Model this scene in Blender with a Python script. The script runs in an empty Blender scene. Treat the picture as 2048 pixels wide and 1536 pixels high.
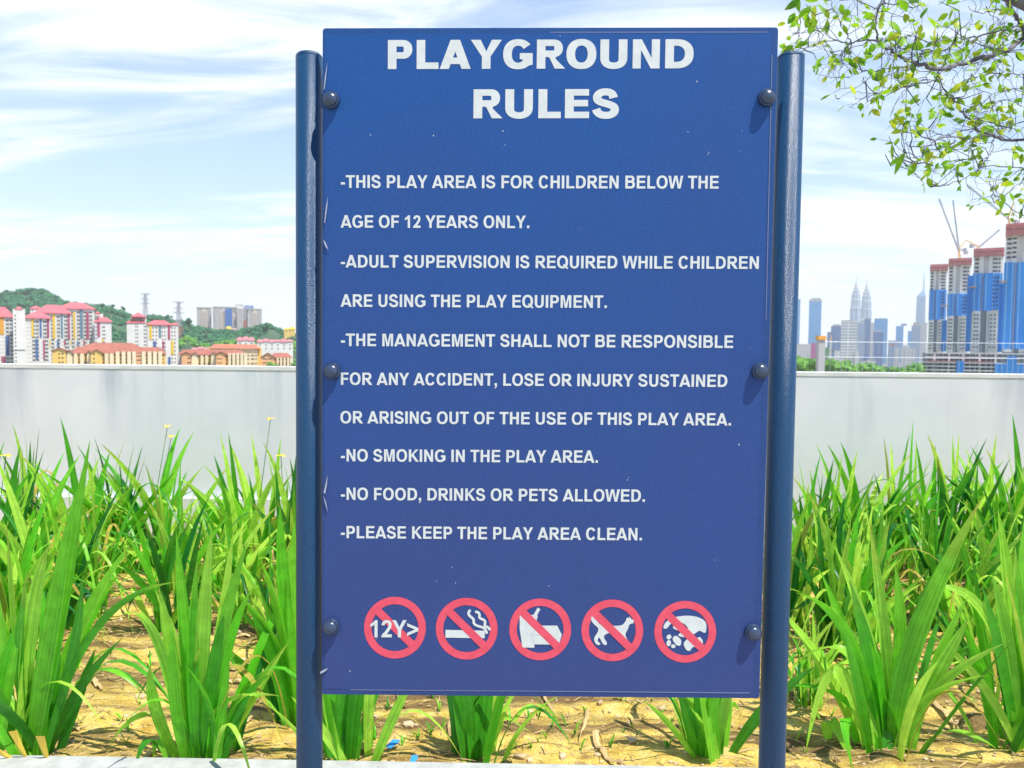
import bpy, bmesh, math, random
from mathutils import Vector, Matrix, noise
import numpy as np

rad = math.radians
C = bpy.context.scene.collection
SC = bpy.context.scene

# ------------------------------------------------------------------ camera
FPX = 1538.0                                   # focal length in photo pixels (2048 wide)
EYE = Vector((-0.03998, -1.37798, 1.10))
YAW, PITCH, ROLL = -0.01315457, -0.04734329, 0.00987566
cy, sy, cp, sp, cr, sr = (math.cos(YAW), math.sin(YAW), math.cos(PITCH), math.sin(PITCH),
                          math.cos(ROLL), math.sin(ROLL))
FWD = Vector((sy * cp, cy * cp, sp))
_rt = Vector((cy, -sy, 0.0)); _up = _rt.cross(FWD)
RGT = cr * _rt + sr * _up
UPV = -sr * _rt + cr * _up
cam_d = bpy.data.cameras.new('camera'); cam = bpy.data.objects.new('camera', cam_d); C.objects.link(cam)
m = Matrix((RGT, UPV, -FWD)).transposed().to_4x4(); m.translation = EYE
cam.matrix_world = m
cam_d.sensor_fit = 'HORIZONTAL'; cam_d.sensor_width = 36.0; cam_d.lens = FPX / 2048 * 36.0
cam_d.clip_start = 0.05; cam_d.clip_end = 30000
cam_d.dof.use_dof = True; cam_d.dof.focus_distance = 1.40; cam_d.dof.aperture_fstop = 12.0
SC.camera = cam
SC.render.resolution_x = 1024; SC.render.resolution_y = 768

# ------------------------------------------------------------------ light
SUN_TO = Vector((0.385, -0.29, 1.0)).normalized()
SUN_EL = math.asin(SUN_TO.z); SUN_ROT = math.atan2(SUN_TO.x, SUN_TO.y)
ld = bpy.data.lights.new('sun', 'SUN'); ld.energy = 5.0; ld.angle = rad(0.5); ld.color = (1.0, 0.95, 0.86)
sun = bpy.data.objects.new('sun', ld); C.objects.link(sun)
sun.rotation_euler = (-SUN_TO).to_track_quat('-Z', 'Y').to_euler(); sun.location = (3, -3, 8)

w = bpy.data.worlds.new('World'); SC.world = w; w.use_nodes = True
nt = w.node_tree; nt.nodes.clear()
def N(t, **k):
    n = nt.nodes.new(t)
    for a, b in k.items(): setattr(n, a, b)
    return n
L = nt.links.new
out = N('ShaderNodeOutputWorld'); bg = N('ShaderNodeBackground'); bg.inputs['Strength'].default_value = 0.10
sky = N('ShaderNodeTexSky', sky_type='NISHITA', sun_disc=False)
sky.sun_elevation = SUN_EL; sky.sun_rotation = SUN_ROT; sky.altitude = 60; sky.air_density = 1.0
sky.dust_density = 0.0; sky.ozone_density = 4.0
tc = N('ShaderNodeTexCoord')
sep = N('ShaderNodeSeparateXYZ'); L(tc.outputs['Generated'], sep.inputs[0])
def M(op, a, b=None, clamp=False):
    n = N('ShaderNodeMath', operation=op, use_clamp=clamp)
    for i, v in enumerate((a, b)):
        if v is None: continue
        if isinstance(v, (int, float)): n.inputs[i].default_value = v
        else: L(v, n.inputs[i])
    return n.outputs[0]
# cloud layers projected on a flat ceiling overhead
zc = M('ADD', M('MAXIMUM', sep.outputs['Z'], 0.0), 0.16)
cx_ = M('DIVIDE', sep.outputs['X'], zc); cy_ = M('DIVIDE', sep.outputs['Y'], zc)
comb = N('ShaderNodeCombineXYZ'); L(cx_, comb.inputs[0]); L(cy_, comb.inputs[1])
def clouds(loc, rot, scale, nscale, detail, rough, dist):
    mp = N('ShaderNodeMapping'); mp.inputs['Location'].default_value = loc
    mp.inputs['Rotation'].default_value = (0, 0, rad(rot)); mp.inputs['Scale'].default_value = scale
    L(comb.outputs[0], mp.inputs[0])
    n = N('ShaderNodeTexNoise'); n.inputs['Scale'].default_value = nscale; n.inputs['Detail'].default_value = detail
    n.inputs['Roughness'].default_value = rough; n.inputs['Distortion'].default_value = dist
    L(mp.outputs[0], n.inputs['Vector'])
    return n.outputs['Fac']
c1 = clouds((3.1, 0.7, 0), 24, (0.34, 1.0, 1.0), 1.25, 6, 0.52, 0.5)
c2 = clouds((7.3, 2.2, 4), 18, (0.5, 1.6, 1.0), 2.6, 5, 0.6, 0.8)
den = M('ADD', M('MULTIPLY', c1, 0.56), M('MULTIPLY', c2, 0.44))
ramp = N('ShaderNodeValToRGB'); L(den, ramp.inputs[0])
ramp.color_ramp.interpolation = 'EASE'
ramp.color_ramp.elements[0].position = 0.415; ramp.color_ramp.elements[0].color = (0, 0, 0, 1)
ramp.color_ramp.elements[1].position = 0.615; ramp.color_ramp.elements[1].color = (1, 1, 1, 1)
# thin veil everywhere, thicker towards the horizon; unseen overhead cover thinned to cut ambient light
low = N('ShaderNodeMapRange'); low.interpolation_type = 'SMOOTHSTEP'; L(sep.outputs['Z'], low.inputs['Value'])
low.inputs['From Min'].default_value = 0.42; low.inputs['From Max'].default_value = 0.75; low.inputs['To Min'].default_value = 1.0; low.inputs['To Max'].default_value = 0.22
veil = M('ADD', 0.24, M('MULTIPLY', M('POWER', M('SUBTRACT', 1.0, sep.outputs['Z'], True), 5.0), 0.45), True)
cover = M('MULTIPLY', M('ADD', veil, M('MULTIPLY', M('SUBTRACT', 1.0, veil), ramp.outputs[0]), True), low.outputs[0])
mix = N('ShaderNodeMixRGB'); L(cover, mix.inputs[0]); hsv = N('ShaderNodeHueSaturation'); hsv.inputs['Saturation'].default_value = 1.35; hsv.inputs['Value'].default_value = 1.35; L(sky.outputs[0], hsv.inputs['Color']); L(hsv.outputs[0], mix.inputs[1])
mix.inputs[2].default_value = (8.7, 9.15, 9.35, 1)
L(mix.outputs[0], bg.inputs['Color']); L(bg.outputs[0], out.inputs['Surface'])

SC.view_settings.view_transform = 'Standard'; SC.view_settings.look = 'None'
SC.view_settings.exposure = 0.6; SC.view_settings.gamma = 1.0
SC.render.engine = 'CYCLES'
cyc = SC.cycles
cyc.use_denoising = True; cyc.max_bounces = 8; cyc.diffuse_bounces = 4; cyc.glossy_bounces = 3
cyc.transmission_bounces = 6; cyc.transparent_max_bounces = 12; cyc.volume_bounces = 0
cyc.caustics_reflective = False; cyc.caustics_refractive = False

# ------------------------------------------------------------------ pixel -> world
def ray(px, py):
    return (FWD + RGT * ((px - 1024) / FPX) - UPV * ((py - 768) / FPX))
def at(px, py, Y):                              # point of the ray on the plane y = Y
    d = ray(px, py); return EYE + d * ((Y - EYE.y) / d.y)
def on_z(px, py, z=0.0):                        # point of the ray on the level z
    d = ray(px, py); return EYE + d * ((z - EYE.z) / d.z)
def pxm(Y): return (Y - EYE.y) / FPX            # metres per photo pixel at distance

# ------------------------------------------------------------------ builders
class MB:
    def __init__(s): s.v = []; s.f = []
    def add(s, vs, fs):
        o = len(s.v); s.v += [tuple(p) for p in vs]; s.f += [tuple(i + o for i in f) for f in fs]; return s
    def box(s, x0, x1, y0, y1, z0, z1):
        return s.add([(x0, y0, z0), (x1, y0, z0), (x1, y1, z0), (x0, y1, z0),
                      (x0, y0, z1), (x1, y0, z1), (x1, y1, z1), (x0, y1, z1)],
                     [(0, 3, 2, 1), (4, 5, 6, 7), (0, 1, 5, 4), (1, 2, 6, 5), (2, 3, 7, 6), (3, 0, 4, 7)])
    def frustum(s, x0, x1, y0, y1, z0, X0, X1, Y0, Y1, z1):
        return s.add([(x0, y0, z0), (x1, y0, z0), (x1, y1, z0), (x0, y1, z0),
                      (X0, Y0, z1), (X1, Y0, z1), (X1, Y1, z1), (X0, Y1, z1)],
                     [(0, 3, 2, 1), (4, 5, 6, 7), (0, 1, 5, 4), (1, 2, 6, 5), (2, 3, 7, 6), (3, 0, 4, 7)])
    def tube(s, pts, rs, n=8, cap=True):
        pts = [Vector(p) for p in pts]
        if not hasattr(rs, '__len__'): rs = [rs] * len(pts)
        o = len(s.v); prev = None
        for i, p in enumerate(pts):
            t = (pts[min(i + 1, len(pts) - 1)] - pts[max(i - 1, 0)])
            if t.length < 1e-9: t = Vector((0, 0, 1))
            t.normalize()
            if prev is None:
                a = Vector((0, 0, 1)) if abs(t.z) < 0.9 else Vector((1, 0, 0))
                u = t.cross(a).normalized()
            else:
                u = prev - t * prev.dot(t)
                u = u.normalized() if u.length > 1e-6 else t.orthogonal().normalized()
            prev = u; v = t.cross(u)
            for k in range(n):
                a = 2 * math.pi * k / n
                s.v.append(tuple(p + (u * math.cos(a) + v * math.sin(a)) * rs[i]))
        for i in range(len(pts) - 1):
            for k in range(n):
                a = o + i * n + k; b = o + i * n + (k + 1) % n
                s.f.append((a, b, b + n, a + n))
        if cap:
            s.f.append(tuple(o + k for k in range(n))[::-1])
            e = o + (len(pts) - 1) * n
            s.f.append(tuple(e + k for k in range(n)))
        return s
    def lathe(s, prof, n=24, M4=None):
        o = len(s.v)
        for r, z in prof:
            for k in range(n):
                a = 2 * math.pi * k / n
                p = Vector((r * math.cos(a), r * math.sin(a), z))
                s.v.append(tuple(M4 @ p if M4 else p))
        for i in range(len(prof) - 1):
            for k in range(n):
                a = o + i * n + k; b = o + i * n + (k + 1) % n
                s.f.append((a, b, b + n, a + n))
        e = o + (len(prof) - 1) * n
        s.f.append(tuple(o + k for k in range(n))[::-1]); s.f.append(tuple(e + k for k in range(n)))
        return s
    def mesh(s, name, mat=None, smooth=False):
        me = bpy.data.meshes.new(name); me.from_pydata(s.v, [], s.f)
        if mat: me.materials.append(mat)
        if smooth: me.polygons.foreach_set('use_smooth', [True] * len(me.polygons))
        me.update(); return me
    def build(s, name, mat, parent=None, smooth=False, loc=None):
        o = bpy.data.objects.new(name, s.mesh(name, mat, smooth)); C.objects.link(o)
        if parent: o.parent = parent
        if loc is not None: o.location = loc
        return o
def tag(o, label=None, cat=None, group=None, kind=None):
    if label: o['label'] = label
    if cat: o['category'] = cat
    if group: o['group'] = group
    if kind: o['kind'] = kind
    return o
def thing(name, label, cat, loc=(0, 0, 0), group=None, rz=0.0):
    o = bpy.data.objects.new(name, None); C.objects.link(o); o.location = loc; o.rotation_euler = (0, 0, rz)
    o.empty_display_size = 0.1
    return tag(o, label, cat, group)
def link(name, me, parent=None, loc=None):
    o = bpy.data.objects.new(name, me); C.objects.link(o)
    if parent: o.parent = parent
    if loc is not None: o.location = loc
    return o

# ------------------------------------------------------------------ materials
def mat(name, col, rough=0.6, col2=None, scale=8.0, detail=4.0, bump=0.0, bscale=40.0, spec=0.5, metal=0.0,
        stretch=(1, 1, 1), lo=0.35, hi=0.65, coat=0.0):
    m = bpy.data.materials.new(name); m.use_nodes = True
    t = m.node_tree; b = t.nodes['Principled BSDF']
    b.inputs['Base Color'].default_value = (*col, 1); b.inputs['Roughness'].default_value = rough
    b.inputs['Specular IOR Level'].default_value = spec; b.inputs['Metallic'].default_value = metal
    b.inputs['Coat Weight'].default_value = coat
    co = t.nodes.new('ShaderNodeTexCoord'); mp = t.nodes.new('ShaderNodeMapping')
    mp.inputs['Scale'].default_value = stretch; t.links.new(co.outputs['Object'], mp.inputs[0])
    c2 = col2 or tuple(c * 0.82 for c in col)
    n = t.nodes.new('ShaderNodeTexNoise'); n.inputs['Scale'].default_value = scale; n.inputs['Detail'].default_value = detail
    t.links.new(mp.outputs[0], n.inputs['Vector'])
    r = t.nodes.new('ShaderNodeValToRGB'); r.color_ramp.elements[0].position = lo; r.color_ramp.elements[1].position = hi
    r.color_ramp.elements[0].color = (*c2, 1); r.color_ramp.elements[1].color = (*col, 1)
    t.links.new(n.outputs['Fac'], r.inputs[0]); t.links.new(r.outputs[0], b.inputs['Base Color'])
    if bump:
        n2 = t.nodes.new('ShaderNodeTexNoise'); n2.inputs['Scale'].default_value = bscale; n2.inputs['Detail'].default_value = 3
        t.links.new(mp.outputs[0], n2.inputs['Vector'])
        bp = t.nodes.new('ShaderNodeBump'); bp.inputs['Strength'].default_value = bump; bp.inputs['Distance'].default_value = 0.01
        t.links.new(n2.outputs['Fac'], bp.inputs['Height']); t.links.new(bp.outputs[0], b.inputs['Normal'])
    return m
def nodes(m): return m.node_tree.nodes, m.node_tree.links, m.node_tree.nodes['Principled BSDF']

# powder coated board: fine speckle, slight gloss
M_panel = mat('board_blue', (0.025, 0.068, 0.23), 0.45, (0.015, 0.044, 0.16), 520, 2, 0.10, 1400, 0.22, lo=0.3, hi=0.7)
M_face = mat('board_film', (0.028, 0.075, 0.255), 0.42, (0.015, 0.045, 0.165), 520, 2, 0.10, 1200, 0.22, lo=0.3, hi=0.7)
M_post = mat('post_paint', (0.011, 0.060, 0.145), 0.30, (0.006, 0.032, 0.085), 380, 3, 0.25, 520, 0.35, lo=0.3, hi=0.7)
M_bolt = mat('bolt_paint', (0.028, 0.052, 0.11), 0.28, (0.016, 0.034, 0.075), 300, 3, 0.05, 500, 0.7)
M_white = mat('white_vinyl', (0.60, 0.63, 0.615), 0.5, (0.55, 0.58, 0.57), 60, 3)
M_red = mat('red_vinyl', (0.70, 0.075, 0.12), 0.5, (0.63, 0.06, 0.10), 70, 3)
M_line = mat('crease_line', (0.15, 0.19, 0.36), 0.6)
M_sliver = mat('torn_film', (0.40, 0.43, 0.50), 0.5, (0.25, 0.28, 0.38), 90)

# ------------------------------------------------------------------ glyphs (cap height 716 of a 1000 unit em)
CAP = 716.0
def ell(cx, cy, rx, ry, a0, a1, n=24, p=2.25):
    r = []
    for i in range(n + 1):
        a = math.radians(a0 + (a1 - a0) * i / n); c, s = math.cos(a), math.sin(a)
        r.append((cx + rx * math.copysign(abs(c) ** (2 / p), c), cy + ry * math.copysign(abs(s) ** (2 / p), s)))
    return r
def bez(chain, n=9):
    out = [chain[0]]; p0 = chain[0]
    for i in range(1, len(chain), 3):
        a, b, c = chain[i:i + 3]
        for k in range(1, n + 1):
            t = k / n; u = 1 - t
            out.append(tuple(u**3 * p0[j] + 3 * u * u * t * a[j] + 3 * u * t * t * b[j] + t**3 * c[j] for j in (0, 1)))
        p0 = c
    return out
def strip(pts, s, h):
    Lp, Rp = [], []
    for i, p in enumerate(pts):
        q0 = pts[max(i - 1, 0)]; q1 = pts[min(i + 1, len(pts) - 1)]
        tx, ty = q1[0] - q0[0], q1[1] - q0[1]; l = math.hypot(tx, ty) or 1; tx /= l; ty /= l
        hw = 0.5 * (s * ty * ty + h * tx * tx)
        Lp.append((p[0] - ty * hw, p[1] + tx * hw)); Rp.append((p[0] + ty * hw, p[1] - tx * hw))
    return ('s', Lp, Rp)
def R_(x0, y0, x1, y1): return ('p', [(x0, y0), (x1, y0), (x1, y1), (x0, y1)])
def Pg(*p): return ('p', list(p))
def glyph(ch, S, H, wd):
    """pieces of a bold grotesque capital; S stem, H bar, wd advance width"""
    l = 0.10 * 722 if S < 180 else 70; r = wd - l * 0.62; T = CAP
    if ch == 'I': x = (wd - S) / 2; return [R_(x, 0, x + S, T)]
    if ch == 'L': return [Pg((l, 0), (r + 12, 0), (r + 12, H), (l + S, H), (l + S, T), (l, T))]
    if ch == 'T': a, b, c = 18, wd - 18, wd / 2; return [Pg((c - S/2, 0), (c + S/2, 0), (c + S/2, T - H), (b, T - H), (b, T), (a, T), (a, T - H), (c - S/2, T - H))]
    if ch == 'E': return [Pg((l, 0), (r, 0), (r, H), (l + S, H), (l + S, T/2 - H*.42), (r - 30, T/2 - H*.42), (r - 30, T/2 + H*.58), (l + S, T/2 + H*.58), (l + S, T - H), (r - 8, T - H), (r - 8, T), (l, T))]
    if ch == 'F': return [Pg((l, 0), (l + S, 0), (l + S, T/2 - H*.6), (r - 34, T/2 - H*.6), (r - 34, T/2 + H*.4), (l + S, T/2 + H*.4), (l + S, T - H), (r, T - H), (r, T), (l, T))]
    if ch == 'H': r = wd - l; return [Pg((l, 0), (l + S, 0), (l + S, T/2 - H*.45), (r - S, T/2 - H*.45), (r - S, 0), (r, 0), (r, T), (r - S, T), (r - S, T/2 + H*.6), (l + S, T/2 + H*.6), (l + S, T), (l, T))]
    if ch == 'N': r = wd - l; d = S * .98; return [Pg((l, 0), (l + S*.94, 0), (l + S*.94, T*.64), (r - S*1.02, 0), (r, 0), (r, T), (r - S*.94, T), (r - S*.94, T*.36), (l + S*1.02, T), (l, T))]
    if ch == 'M': r = wd - l; c = wd/2; s = S*.93; return [Pg((l, 0), (l + s, 0), (l + s, T*.80), (c - s*.5, 0), (c + s*.5, 0), (r - s, T*.80), (r - s, 0), (r, 0), (r, T), (r - s*1.5, T), (c, T*.28), (l + s*1.5, T), (l, T))]
    if ch == 'A':
        c = wd/2; k = S*1.06; w2 = c; y0, y1 = T*.165, T*.165 + H
        X = lambda y: w2 * (1 - y / T) + k*.52 * (y / T)      # outer half width
        I = lambda y: X(y) - k
        ya = T * (w2 - k) / (w2 - k*.52)
        return [('s', [(c - X(0), 0), (c - X(y0), y0), (c - X(y1), y1), (c - X(ya), ya)], [(c - I(0), 0), (c - I(y0), y0), (c - I(y1), y1), (c, ya)]),
                ('s', [(c + X(0), 0), (c + X(y0), y0), (c + X(y1), y1), (c + X(ya), ya)], [(c + I(0), 0), (c + I(y0), y0), (c + I(y1), y1), (c, ya)]),
                Pg((c - X(ya), ya), (c + X(ya), ya), (c + X(T), T), (c - X(T), T)),
                Pg((c - I(y0) - 8, y0), (c + I(y0) + 8, y0), (c + I(y1) + 8, y1), (c - I(y1) - 8, y1))]
    if ch == 'V': c = wd/2; k = S*1.08; return [Pg((c - k*.5, 0), (c + k*.5, 0), (wd - 2, T), (wd - 2 - k, T), (c, T*.22), (2 + k, T), (2, T))]
    if ch == 'W':
        c = wd/2; k = S*1.02; q = wd*.265
        return [Pg((q - k*.52, 0), (q + k*.5, 0), (c, T*.74), (wd - q - k*.5, 0), (wd - q + k*.52, 0), (wd - 4, T), (wd - 4 - k, T), (wd - q - 4, T*.27), (c + k*.56, T), (c - k*.56, T), (q + 4, T*.27), (4 + k, T), (4, T))]
    if ch == 'Y': c = wd/2; k = S*1.15; return [Pg((c - S/2, 0), (c + S/2, 0), (c + S/2, T*.42), (wd, T), (wd - k, T), (c, T*.60), (k, T), (0, T), (c - S/2, T*.42))]
    if ch == 'K': r = wd; return [R_(l, 0, l + S, T), Pg((l + S - 4, T*.31), (l + S - 4, T*.56), (r - S*1.35, T), (r - 22, T), (l + S*1.95, T*.60), (r + 2, 0), (r - S*1.22, 0), (l + S*1.24, T*.455))]
    if ch == 'O' or ch == 'Q':
        c = wd/2; rx = c - 42 if S < 180 else c - 32; ry = 370
        g = [('s', ell(c, 358, rx, ry, 0, 360, 56), ell(c, 358, rx - S, ry - H, 0, 360, 56))]
        if ch == 'Q': g.append(Pg((c + 20, 190), (c + 90, 255), (wd - 20, 20), (wd - 78, -62)))
        return g
    if ch == 'C' or ch == 'G':
        c = wd/2 + 4; rx = c - 46 if S < 180 else c - 36; ry = 370; b0 = 34 if ch == 'C' else 38
        o = ell(c, 358, rx, ry, b0, 326 if ch == 'C' else 312, 46); i_ = ell(c, 358, rx - S, ry - H, b0 - 8 if ch == 'C' else b0 - 4, 334 if ch == 'C' else 318, 46)
        g = [('s', o, i_)]
        if ch == 'G':
            xr = c + rx - 8
            g.append(Pg((c + (120 if S > 180 else 150), 120), (xr - S*.75, 62), (xr, 100), (xr, 385), (c + 44, 385), (c + 44, 385 - H*.94), (c + (120 if S > 180 else 150), 385 - H*.94)))
        return g
    if ch == 'D':
        xm = l + (wd - l) * .36; rx = wd - 38 - xm
        o = [(l, 0), ] + ell(xm, 358, rx, 358, -90, 90, 34, 2.35) + [(l, T)]
        i_ = [(l + S, H)] + ell(xm, 358, rx - S, 358 - H, -90, 90, 34, 2.35) + [(l + S, T - H)]
        return [('s', o, i_), R_(l, 0, l + S, T)]
    if ch in 'PRB':
        def bowl(y0, y1, xr):
            ry = (y1 - y0) / 2; xm = xr - ry * 1.06; cyy = (y0 + y1) / 2
            return ('s', [(l + 4, y0)] + ell(xm, cyy, xr - xm, ry, -90, 90, 22, 2.15) + [(l + 4, y1)],
                    [(l + 4, y0 + H)] + ell(xm, cyy, xr - xm - S, ry - H, -90, 90, 22, 2.15) + [(l + 4, y1 - H)])
        if ch == 'P': return [R_(l, 0, l + S, T), bowl(T*.355, T, wd - 42)]
        if ch == 'R':
            xr = wd - 62
            return [R_(l, 0, l + S, T), bowl(T*.40, T, xr), Pg((wd + 4, 0), (wd - S*1.2, 0), (l + S*1.5, T*.36), (l + S*1.2, T*.44), (l + S*2.3, T*.46), (wd - S*1.12, T*.34))]
        return [R_(l, 0, l + S, T), bowl(T*.455, T, wd - 78), bowl(0, T*.455 + H*.92, wd - 44)]
    if ch == 'U':
        r = wd - l; hs = S/2; c = wd/2
        pts = [(l + hs, T), (l + hs, 300)] + ell(c, 262, c - l - hs, 262 + 12 - H/2, 180, 360, 26, 2.3) + [(r - hs, 300), (r - hs, T)]
        return [strip(pts, S, H)]
    if ch == 'J':
        xr = wd - l*.85 - S/2; pts = [(xr, T), (xr, 240)] + ell((20 + S/2 + xr)/2, 225, (xr - 20 - S/2)/2, 225 + 12 - H/2, 0, -172, 22, 2.2)
        return [strip(pts, S, H)]
    if ch == 'S':
        x0, x1 = 44 + S*.44, wd - 42 - S*.46; y0, y1 = -12 + H/2, T + 12 - H/2
        q = [(.93, .74), (.89, .93), (.74, 1), (.49, 1), (.22, 1), (.03, .90), (.03, .755), (.03, .60), (.22, .565), (.5, .505), (.82, .435), (1, .40), (1, .235), (1, .08), (.78, 0), (.52, 0), (.24, 0), (.03, .09), (-.02, .27)]
        return [strip(bez([(x0 + a * (x1 - x0), y0 + b * (y1 - y0)) for a, b in q], 8), S*.98, H*1.08)]
    if ch == '1': return [Pg((wd*.44, 0), (wd*.44 + S*.95, 0), (wd*.44 + S*.95, T), (wd*.50, T), (wd*.30, T*.86), (wd*.10, T*.77), (wd*.10, T*.60), (wd*.29, T*.66), (wd*.44, T*.745))]
    if ch == '2':
        x0, x1 = 50 + S/2, wd - 40 - S/2
        q = [(x0 - 6, 500), (x0 - 2, 600), (x0 + 70, T + 4 - H/2), (wd/2, T + 4 - H/2), (x1 - 30, T + 4 - H/2), (x1, T*.84), (x1, T*.735), (x1, T*.56), (x1 - 90, T*.46), (x0 + 92, T*.20)]
        return [strip(bez(q, 9), S*.95, H), Pg((26, 0), (wd - 38, 0), (wd - 38, H*1.05), (200, H*1.05), (wd*.56, T*.36), (x0 + 20, T*.27), (70, T*.155))]
    if ch == '-': return [R_(36, 190, wd - 36, 190 + H*1.05)]
    if ch == '.': return [R_(l, 0, l + S*.95, S*.95)]
    if ch == ',': return [R_(l, 0, l + S*.95, S*.95), Pg((l + S*.45, 2), (l + S*.95, 2), (l + S*.8, -80), (l + S*.15, -165), (l - 8, -128), (l + S*.40, -60))]
    if ch == '>': return [('p', [(40, 60), (40, 190), (390, 325), (40, 460), (40, 590), (545, 390), (545, 260)])]
    return []
ADV = dict(A=722, B=722, C=722, D=722, E=667, F=611, G=778, H=722, I=278, J=556, K=722, L=611, M=833, N=722, O=778,
           P=667, Q=778, R=722, S=667, T=611, U=722, V=667, W=944, Y=667)
ADV.update({'1': 556, '2': 556, '.': 278, ',': 278, '-': 333, ' ': 278, '>': 584})
ADVB = dict(A=800, D=833, E=722, G=833, L=667, N=833, O=833, P=745, R=800, S=740, U=833, Y=800)

# ------------------------------------------------------------------ the notice board
FACE_Y = 0.0
board = thing('notice_board', 'dark blue playground rules board bolted between two round blue posts', 'sign', (0.0, 0.03, -0.40))
BO = Vector(board.location)
def bl(p): return tuple(Vector(p) - BO)
def quad_board(px, y0, y1, r=0.0):
    """a board whose front outline follows four corners on the plane y=FACE_Y"""
    cs = [at(x, y, FACE_Y) for x, y in px]
    mid = sum(cs, Vector()) / 4; ps = []
    for i in range(4):
        p, a, b = cs[i], cs[i - 1], cs[(i + 1) % 4]
        if r <= 0: ps.append(p); continue
        u = (a - p).normalized(); v = (b - p).normalized(); c = p + (u + v) * r
        for k in range(6):
            t = math.pi / 2 * k / 5
            ps.append(c - v * r * math.cos(t) - u * r * math.sin(t))
    n = len(ps); mb = MB()
    f = [Vector((p.x, y0, p.z)) for p in ps]; b = [Vector((p.x, y1, p.z)) for p in ps]
    mb.add([bl(p) for p in f + b], [tuple(range(n))[::-1], tuple(range(n, 2 * n))] + [(i, (i + 1) % n, n + (i + 1) % n, n + i) for i in range(n)])
    return mb
corners = [(645, 56), (1557, 54), (1519, 1397), (643, 1389)]
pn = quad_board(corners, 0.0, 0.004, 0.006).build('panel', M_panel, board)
bv = pn.modifiers.new('bevel', 'BEVEL'); bv.width = 0.0009; bv.segments = 2; bv.limit_method = 'ANGLE'
inner = [(650, 68), (1542, 67), (1505.5, 1385), (648, 1377)]
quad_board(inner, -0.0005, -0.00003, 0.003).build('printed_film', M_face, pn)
# pale crease lines where the film ends
mb = MB()
def streak(mb, a, b, wpx, y):
    p, q = at(*a, y), at(*b, y); d = (q - p).normalized(); s = Vector((-d.z, 0, d.x)) * wpx * pxm(y) / 2
    mb.add([bl(p - s), bl(q - s), bl(q + s), bl(p + s)], [(0, 1, 2, 3)])
for a, b, wpx in (((700, 1379.5), (1100, 1382.5), 1.6), ((1100, 1382.5), (1500, 1386), 2.0), ((1544, 110), (1532, 640), 1.6), ((1100, 64.5), (1535, 64.0), 1.5)):
    mb = MB(); streak(mb, a, b, wpx, -0.0007); mb.build('film_edge', M_line, pn)

ZT = -0.0009                                    # lettering stands just proud of the film
def text_mesh(txt, x0, x1, ybase_l, ybase_r, ytop_l, S, H, adv):
    mb = MB(); pen = 0.0; items = []
    for ch in txt:
        items.append((ch, pen)); pen += adv.get(ch, ADV.get(ch, 600))
    # ink extent
    lo = 36 if txt[0] == '-' else (20 if txt[0] == 'A' else 72)
    hi = pen - 42
    B0, B1 = at(x0, ybase_l, FACE_Y), at(x1, ybase_r, FACE_Y); T0 = at(x0, ytop_l, FACE_Y)
    ux = (B1 - B0) / (hi - lo); uz = (T0 - B0) / CAP; uz.x = 0
    for ch, p in items:
        for k, pc in enumerate(glyph(ch, S, H, adv.get(ch, ADV.get(ch, 600)))):
            def W(q):
                v = B0 + ux * (p + q[0] - lo) + uz * q[1]; v.y = ZT - 0.00005 * k; return bl(v)
            if pc[0] == 'p': mb.add([W(q) for q in pc[1]], [tuple(range(len(pc[1])))])
            else:
                n = len(pc[1]); mb.add([W(q) for q in pc[1]] + [W(q) for q in pc[2]], [(i, i + 1, n + i + 1, n + i) for i in range(n - 1)])
    return mb
for t, x0, x1, bl_, br_, tp in (('PLAYGROUND', 776, 1386, 138.5, 137.0, 80.5), ('RULES', 947, 1237, 237, 236.5, 179)):
    text_mesh(t, x0, x1, bl_, br_, tp, 222, 160, ADVB).build('title_text', M_white, board)
for t, x1, b0, b1, tp in (
        ('-THIS PLAY AREA IS FOR CHILDREN BELOW THE', 1437, 376, 377.5, 350.5),
        ('AGE OF 12 YEARS ONLY.', 1059, 455.5, 456.5, 430.5),
        ('-ADULT SUPERVISION IS REQUIRED WHILE CHILDREN', 1518, 535, 538, 510),
        ('ARE USING THE PLAY EQUIPMENT.', 1214, 613.5, 616, 588.5),
        ('-THE MANAGEMENT SHALL NOT BE RESPONSIBLE', 1466, 692, 696, 667),
        ('FOR ANY ACCIDENT, LOSE OR INJURY SUSTAINED', 1454, 769.5, 774, 745),
        ('OR ARISING OUT OF THE USE OF THIS PLAY AREA.', 1462, 846.5, 851, 822),
        ('-NO SMOKING IN THE PLAY AREA.', 1196, 922.5, 925.5, 898),
        ('-NO FOOD, DRINKS OR PETS ALLOWED.', 1290, 999.5, 1003.5, 975),
        ('-PLEASE KEEP THE PLAY AREA CLEAN.', 1284, 1076, 1080.5, 1051.5)):
    text_mesh(t, 682, x1, b0, b1, tp, 158, 122, ADV).build('rule_text', M_white, board)

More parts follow.
